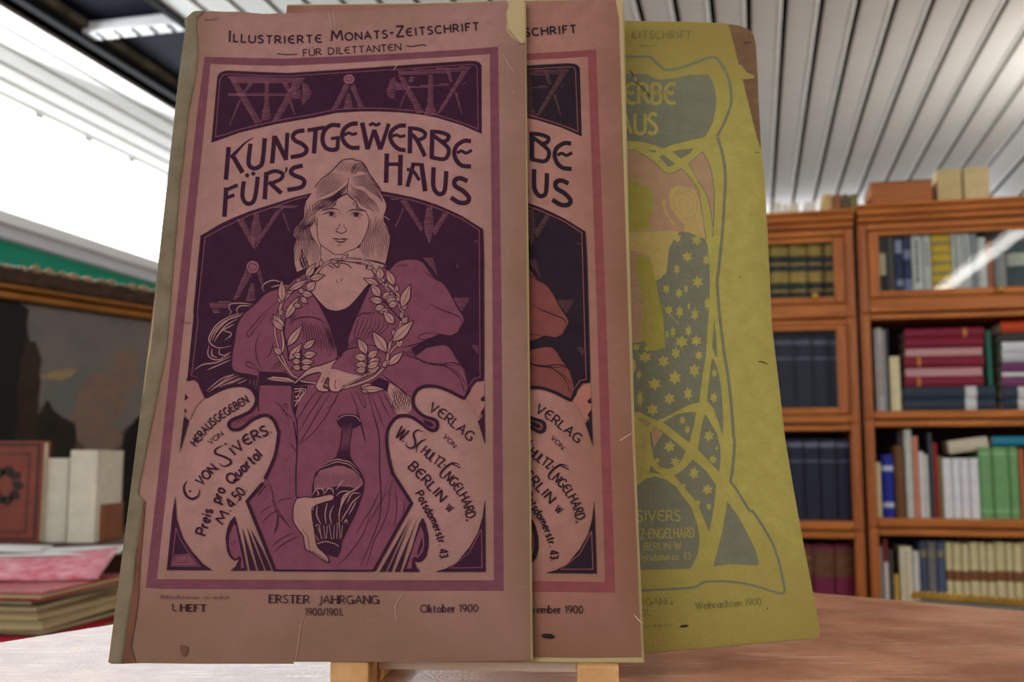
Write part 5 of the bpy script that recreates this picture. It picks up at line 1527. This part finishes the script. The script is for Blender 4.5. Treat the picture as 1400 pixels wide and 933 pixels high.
    s.F(YPINK, 'f 222,145 268,112 342,165 245,312'); s.F(YPINK, 'e 92,757 112,747 215,802 185,826'); s.S(YG, 1, 'e 92,757 112,747 215,802 185,826', False, True)
    for c, r, sx in (('e 856,300', 46, .7), ('e 850,545', 58, .75), ('e 535,772', 46, .8), ('f 586,130', 48, .7), ('f 803,192', 60, .95), ('f 842,430', 48, .9), ('f 405,300', 64, 1), ('f 462,455', 54, 1), ('f 282,440', 36, .8), ('f 652,568', 68, .8), ('f 785,735', 60, 1),
                     ('f 692,868', 42, .7), ('f 800,900', 38, .8), ('f 552,690', 26, .8), ('f 880,318', 22, .7), ('g 640,140', 30, .7)):
        star(s, c, r, YP, 6, sx, .2)
    for p in ('f 60,130 140,180 150,400 120,600', 'f 100,240 160,260 70,310', 'f 60,380 130,440'):
        s.S(YPINK, 1.2, p)
    s.F(YG, 'f -450,740 55,715 120,660 180,622 260,602 370,630 480,712 600,890 g 430,40 500,150 550,290 562,420 545,520 490,630 70,640 -300,652')
    s.text(YP, 'SIVERS', 'g 65,250 408,247', 14, 'nouveau', .13); s.text(YP, 'LTZ-ENGELHARD', 'g 20,392 520,380', 13, 'nouveau', .12); s.text(YP, 'BERLIN W', 'g 122,480 412,474', 9.5, 'plain', .13); s.text(YP, 'Potsdamerstr 43', 'g 78,570 488,556', 10, 'plain', .12)
    s.F(YG, 'g 782,92 870,210 960,380 1010,480 1036,585 1025,606 940,600 800,594 670,612 700,500 742,340 770,180')
    s.text(YTEXT, 'eitschrift', 'a 30,236 330,240 625,236', 13.5, 'scn', .16); s.S(YTEXT, 1.4, 'a 92,308 180,316 285,312')
    s.text(YTEXT, 'JAHRGANG', 'g -50,922 345,914', 8.6, 'serif', .155); s.text(YTEXT, '1901.', 'h 38,275 150,271', 8.6, 'serif', .155)
    s.text(YTEXT, 'Weihnachten 1900', 'h 475,224 935,195', 9.4, 'serif', .17)
    rnd = random.Random(4)
    for i in range(14):
        s.S(YTEXT, 1.1, 'h %d,%d %d,%d' % (90 + i * 16, 358 - i, 90 + i * 16 + rnd.choice((0, 8)), 358 - i - rnd.choice((14, 20))), False)
    s.F(YDARK, 'h 355,352 370,338 400,334 425,340 410,352 380,356'); s.S(YDARK, 1.6, 'e 1290,185 1340,185 1400,215', taper=1); s.dot(YDARK, 'd 1118,142', 1.0); s.dot(YDARK, 'h 980,220', 1.0)
    s.S(YDARK, 1.2, 'a 5,560 50,620 72,680 150,750 215,830'); s.F(YCREAM, 'a 50,615 72,640 75,675 55,670')
    s.S(YDARK, .9, 'b 1265,575 1310,585', False); s.S(YDARK, 1.4, 'a 1150,300 1185,275 1215,290 1225,265', taper=1)
# ------------------------------------------------------------------ magazines on the easel
def plane(ref, Y0, yaw, lean):
    y_, l_ = math.radians(yaw), math.radians(lean)
    u = Vector((math.cos(y_), -math.sin(y_), 0))
    nh = Vector((-math.sin(y_), -math.cos(y_), 0))
    v = math.cos(l_) * Vector((0, 0, 1)) - math.sin(l_) * nh
    n = u.cross(v)
    P0 = at_y(ref[0], ref[1], Y0)
    M = Matrix((u, v, n)).transposed().to_4x4()
    M.translation = P0
    def to_uv(px, py):
        d = ray(px, py)
        q = EYE + d * ((P0 - EYE).dot(n) / d.dot(n)) - P0
        return q.dot(u), q.dot(v)
    return M, to_uv, u, v, n, P0
def paper(name, rgb, var, rgb2=None, **k):
    return mat(name, rgb, .8, var, k.get('scale', 110), .12, 420, rgb2=rgb2, spec=.15)
def magazine(label, M, to_uv, outline, pages, mats, art, tape=None, thick=.0038):
    root = bpy.data.objects.new('magazine', None)
    COL.objects.link(root)
    root.empty_display_size = .05
    root.matrix_world = M
    tag(root, label, 'magazine')
    def uvs(pts): return [to_uv(*p) for p in pts]
    mb = MB()
    mb.prism(uvs(outline), -.00035, 0, 0, axis='z')
    s = Sheet(to_uv)
    art(s)
    o = len(mb.v)
    mb.v += s.v
    mb.f += [tuple(o + i for i in f) for f in s.f]
    mb.m += s.m
    mb.build('front_cover', mats, root, fixn=False)
    pb = MB()
    k = 5
    for i in range(k):
        z1 = -.0005 - (thick - .001) * i / k
        z0 = -.0005 - (thick - .001) * (i + .8) / k
        sh = [(-.0002, .0001), (.0006, -.0003), (.0001, .0004), (.0008, 0), (.0003, -.0004)][i]
        pb.prism([(a + sh[0] * (1 if a > 0 else 0), b + sh[1]) for a, b in uvs(pages)], z0, z1, 0, axis='z')
    pb.build('page_block', MB_PAGE, root)
    bk = MB()
    bk.prism(uvs(pages), -thick - .0003, -thick + .0001, 0, axis='z')
    bk.build('back_cover', mats[0], root)
    if tape:
        L_, R_ = uvs(P2(tape[0])), uvs(P2(tape[1]))
        def rs(p, n_):
            d = [0]
            for i in range(1, len(p)): d.append(d[-1] + math.hypot(p[i][0] - p[i - 1][0], p[i][1] - p[i - 1][1]))
            out = []
            for i in range(n_):
                t = d[-1] * i / (n_ - 1); j = 0
                while j < len(d) - 2 and d[j + 1] < t: j += 1
                w_ = (t - d[j]) / max(1e-9, d[j + 1] - d[j])
                out.append((p[j][0] + (p[j + 1][0] - p[j][0]) * w_, p[j][1] + (p[j + 1][1] - p[j][1]) * w_))
            return out
        NR = 60
        A, B = rs(L_, NR), rs(R_, NR)
        prof = [(0.0, -.0044), (0.0, -.0020), (.05, -.0014), (.11, -.0008), (.18, -.0003), (.3, .0003), (.6, .0007), (1.0, .0006), (1.0, .0002)]
        pts, faces = [], []
        rnd = random.Random(9)
        for i in range(NR):
            wv = .0002 * math.sin(i * .7) + rnd.uniform(-.00012, .00012)
            for t, z in prof:
                pts.append((A[i][0] + (B[i][0] - A[i][0]) * t, A[i][1] + (B[i][1] - A[i][1]) * t, z + (wv if .05 < t < .9 else 0)))
        K = len(prof)
        for i in range(NR - 1):
            for j in range(K - 1):
                faces.append((i * K + j, i * K + j + 1, (i + 1) * K + j + 1, (i + 1) * K + j))
        tb = MB()
        tb.poly(pts, faces, 0)
        to = tb.build('spine_strip', tape[2], root, True)
        to['label'] = 'greyish paper strip along the spine'
    return root
MB_PAGE = mat('aged_page', (184, 164, 120), .85, .1, 3, stretch=(2, 2, 2))

def aged_dimmed(name, rgb, rim, var, cu=-.083, hu=.112, cv=.215, hv=.215):
    """paper browned towards its edges by age, with dimmer light there painted in too"""
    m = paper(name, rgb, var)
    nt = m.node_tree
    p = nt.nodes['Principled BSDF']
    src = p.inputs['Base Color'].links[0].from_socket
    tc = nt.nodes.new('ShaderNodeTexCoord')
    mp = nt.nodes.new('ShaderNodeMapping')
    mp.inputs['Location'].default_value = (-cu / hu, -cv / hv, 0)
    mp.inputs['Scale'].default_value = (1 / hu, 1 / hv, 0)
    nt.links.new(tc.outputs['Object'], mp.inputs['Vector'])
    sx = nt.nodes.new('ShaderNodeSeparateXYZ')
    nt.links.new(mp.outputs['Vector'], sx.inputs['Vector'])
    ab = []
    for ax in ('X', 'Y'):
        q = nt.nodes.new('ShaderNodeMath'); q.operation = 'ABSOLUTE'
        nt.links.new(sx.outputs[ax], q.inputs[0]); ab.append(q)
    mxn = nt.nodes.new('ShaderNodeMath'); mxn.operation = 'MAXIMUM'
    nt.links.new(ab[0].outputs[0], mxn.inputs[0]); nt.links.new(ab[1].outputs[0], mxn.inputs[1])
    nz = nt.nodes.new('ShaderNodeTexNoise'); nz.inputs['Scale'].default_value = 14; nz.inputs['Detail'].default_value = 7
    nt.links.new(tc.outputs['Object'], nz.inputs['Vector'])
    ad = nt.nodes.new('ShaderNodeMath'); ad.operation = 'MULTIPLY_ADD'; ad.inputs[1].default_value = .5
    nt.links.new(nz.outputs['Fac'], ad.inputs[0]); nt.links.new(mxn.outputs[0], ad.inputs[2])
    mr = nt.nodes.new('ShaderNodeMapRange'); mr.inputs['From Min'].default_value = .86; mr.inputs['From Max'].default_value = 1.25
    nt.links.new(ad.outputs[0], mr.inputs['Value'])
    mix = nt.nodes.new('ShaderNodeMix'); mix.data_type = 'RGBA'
    nt.links.new(mr.outputs['Result'], mix.inputs['Factor']); nt.links.new(src, mix.inputs[6]); mix.inputs[7].default_value = lin(rim)  # rim colour holds age browning plus some painted loss of light
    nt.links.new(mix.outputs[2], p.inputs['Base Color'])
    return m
m1 = [aged_dimmed('cover_rose_paper', (168, 124, 118), (134, 102, 84), .12), paper('cover_mauve_band', (116, 67, 80), .13), paper('cover_dark_plum', (56, 25, 46), .14),
      paper('cover_mauve', (121, 68, 84), .12), paper('cover_hatching', (136, 84, 96), .1), paper('cover_crease', (186, 156, 142), .06), paper('cover_glue_stain', (112, 74, 58), .2, scale=60), paper('cover_pink_tint', (158, 110, 104), .08)]
m2 = [aged_dimmed('cover2_tan_paper', (166, 119, 108), (132, 92, 72), .13), paper('cover2_red_band', (134, 72, 74), .12), paper('cover2_black', (40, 28, 37), .12),
      paper('cover2_russet', (124, 68, 63), .12), paper('cover2_hatching', (112, 72, 72), .08), paper('cover2_crease', (212, 180, 156), .06), paper('cover2_stain', (122, 78, 54), .16), paper('cover2_tint', (164, 108, 94), .08)]
m3 = [aged_dimmed('yellow_cover_paper', (164, 154, 80), (144, 128, 66), .10, .02, .11, .19, .20), paper('yellow_cover_grey', (114, 115, 94), .10), paper('yellow_cover_pink', (164, 132, 102), .08), paper('yellow_cover_cream', (174, 153, 92), .06),
      paper('yellow_cover_olive', (150, 143, 62), .06), paper('yellow_cover_brown', (112, 86, 62), .2), paper('yellow_cover_text', (118, 110, 64), .1), paper('yellow_cover_spots', (62, 48, 32), .2)]

# front magazine
M1, uv1, u1, v1, n1_, P1_ = plane((640, 905), .52, 4.6, 13.7)
def art1(s):
    cover_art(s, False)
    s.F(STAIN, 'Q 330,150 345,150 335,280 318,480 305,640 300,760 290,900 U 285,60 262,250 245,380 228,470 215,560 235,640 250,684 150,684 190,420 205,300 235,100')
    for p in ('V 140,238 122,295 108,400 92,498', 'V 665,118 625,195 632,280', 'V 1270,85 1330,95', 'V 470,275 520,255', 'V 600,500 710,470', 'V 1290,480 1335,430', 'W -250,60 -245,100 -240,150', 'Z 448,16 452,30 453,42', 'B 500,140 480,180 455,220', 'F 765,55 758,105',
              'Z 694,340 696,366', 'F 960,530 968,570', 'U 700,680 712,640', 'U 890,685 905,640', 'W 620,185 665,188', 'W 650,290 690,360 720,395', 'Z 692,90 702,130'):
        s.S(LIGHT, .8, p, taper=1)
    s.F(STAIN, 'U 575,560 590,550 625,560 635,590 620,630 600,640 580,610')
    for p in ('X 465,258 560,262 640,235', 'W 680,160 745,235 770,225', 'I 50,510 70,535 130,540'):
        s.S(DARK, .7, p)
out1 = P2('X 345,150 420,140 470,150 545,140 750,150 933,150 Z 360,19 448,16.5 520,12 600,6 692,0.5 W 680,25 665,70 672,110 668,160 700,200 745,232 768,225 Z 720,400 722,600 725,903 600,905.5 400,905.5 V 90,498 U 700,690 285,685 150,690 60,690 Z 170,780 215,400 X 250,400')
pg1 = P2('Z 262,22 450,19 600,9 690,2 717,1 721,400 726,902 640,904 400,904 152,904 200,500')
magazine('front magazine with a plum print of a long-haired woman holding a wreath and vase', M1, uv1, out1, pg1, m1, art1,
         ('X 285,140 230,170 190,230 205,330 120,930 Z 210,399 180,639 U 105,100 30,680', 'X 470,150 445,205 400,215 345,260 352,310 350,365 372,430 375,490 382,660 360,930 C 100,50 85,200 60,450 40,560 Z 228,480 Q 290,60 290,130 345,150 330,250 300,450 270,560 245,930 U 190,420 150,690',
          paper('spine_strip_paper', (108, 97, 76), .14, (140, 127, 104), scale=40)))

# second magazine: the same design in russet, a little behind and to the right
M2 = M1.copy()
M2 = M2 @ Matrix.Rotation(-.0122, 4, 'Z')
M2.translation = P1_ + u1 * .0556 - n1_ * .0066 + v1 * .0006
def art2(s):
    cover_art(s, True)
    s.F(DARK, 'Z 586,868 590,866 600,866 606,870 600,873 590,872'); s.S(LIGHT, 1.0, 'Z 700,600 716,590'); s.S(LIGHT, 1.6, 'Z 713,838 722,848 726,850', taper=1)
out2 = P2('Z 262,8 450,4 600,-2 709,-5 713,20 715,300 717,600 722,896 640,898 400,898 150,898 200,500')
pg2 = P2('Z 262,6 450,2 600,-4 717,-8 719,0 718,300 719,600 724,903 640,904 400,905 150,905 200,500')
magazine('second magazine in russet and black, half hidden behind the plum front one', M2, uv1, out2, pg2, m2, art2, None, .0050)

# third magazine: yellow
M3, uv3, u3, v3, n3_, P3_ = plane((875, 892), .563, -8.0, 11.5)
out3 = P2('Z 806,27 a 10,62 500,70 950,84 1100,107 1195,142 1250,205 1273,300 1290,600 1300,930 b 1326,550 1352,800 c 1360,50 1380,450 Z 1049,316 1055,445 1064,520 1073,599 1084,665 1096,732 1112,814 1120.5,862 1119,870 1114,873.5 1072,876.5 975.7,885.5 875,894 800,900')
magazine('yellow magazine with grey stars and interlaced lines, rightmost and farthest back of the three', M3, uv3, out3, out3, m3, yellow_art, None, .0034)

# ------------------------------------------------------------------ the little pine easel
M_pine = mat('pine', (222, 178, 122), .55, .2, 2.5, .1, 8, stretch=(30, 3, 30), rgb2=(202, 150, 94))
M_pine_h = mat('brightened_pine_bar', (244, 232, 214), .55, .15, 2.5, .1, 8, stretch=(3, 30, 30), rgb2=(226, 206, 180))  # colour lifted above the other pine to stand in for light on the bar
zl = at_y(640, 909, .515).z
root = empty('easel', (P1_.x, P1_.y, TAB), -math.radians(4.6))
tag(root, 'small pine table easel holding up the three magazines', 'easel')
hz = zl - TAB
def lx(px): return (at_y(px, 912, .515).x - P1_.x) / math.cos(math.radians(4.6))
for a, b in ((445, 500), (789, 846)):
    MB().box(lx(a), lx(b), .001, .17, 0, hz - .0008, 0, .0012).build('foot', M_pine, root)
xa, xb = lx(500), lx(789)
MB().box(xa + .0003, xb - .0003, .022, .032, hz - .0085, hz - .0032, 0, .001).build('cross_bar', M_pine_h, root)
ln_ = math.radians(13.7)
for x in (lx(472) , lx(690)):
    w_ = .018
    Mr = Matrix.Translation((x, .024, .004)) @ Matrix.Rotation(-ln_, 4, 'X')
    MB().box(-w_ / 2, w_ / 2, .010, .019, .006, .34, 0, .001, Mr).build('upright', M_pine, root)
Mr = Matrix.Translation((0, .024, .004)) @ Matrix.Rotation(-ln_, 4, 'X')
MB().box(lx(472) - .012, lx(690) + .012, .0195, .0265, .26, .285, 0, .001, Mr).build('top_rail', M_pine_h, root)
MB().box(xa + .0003, xb - .0003, .148, .158, .001, .009, 0, .001).build('rear_bar', M_pine_h, root)
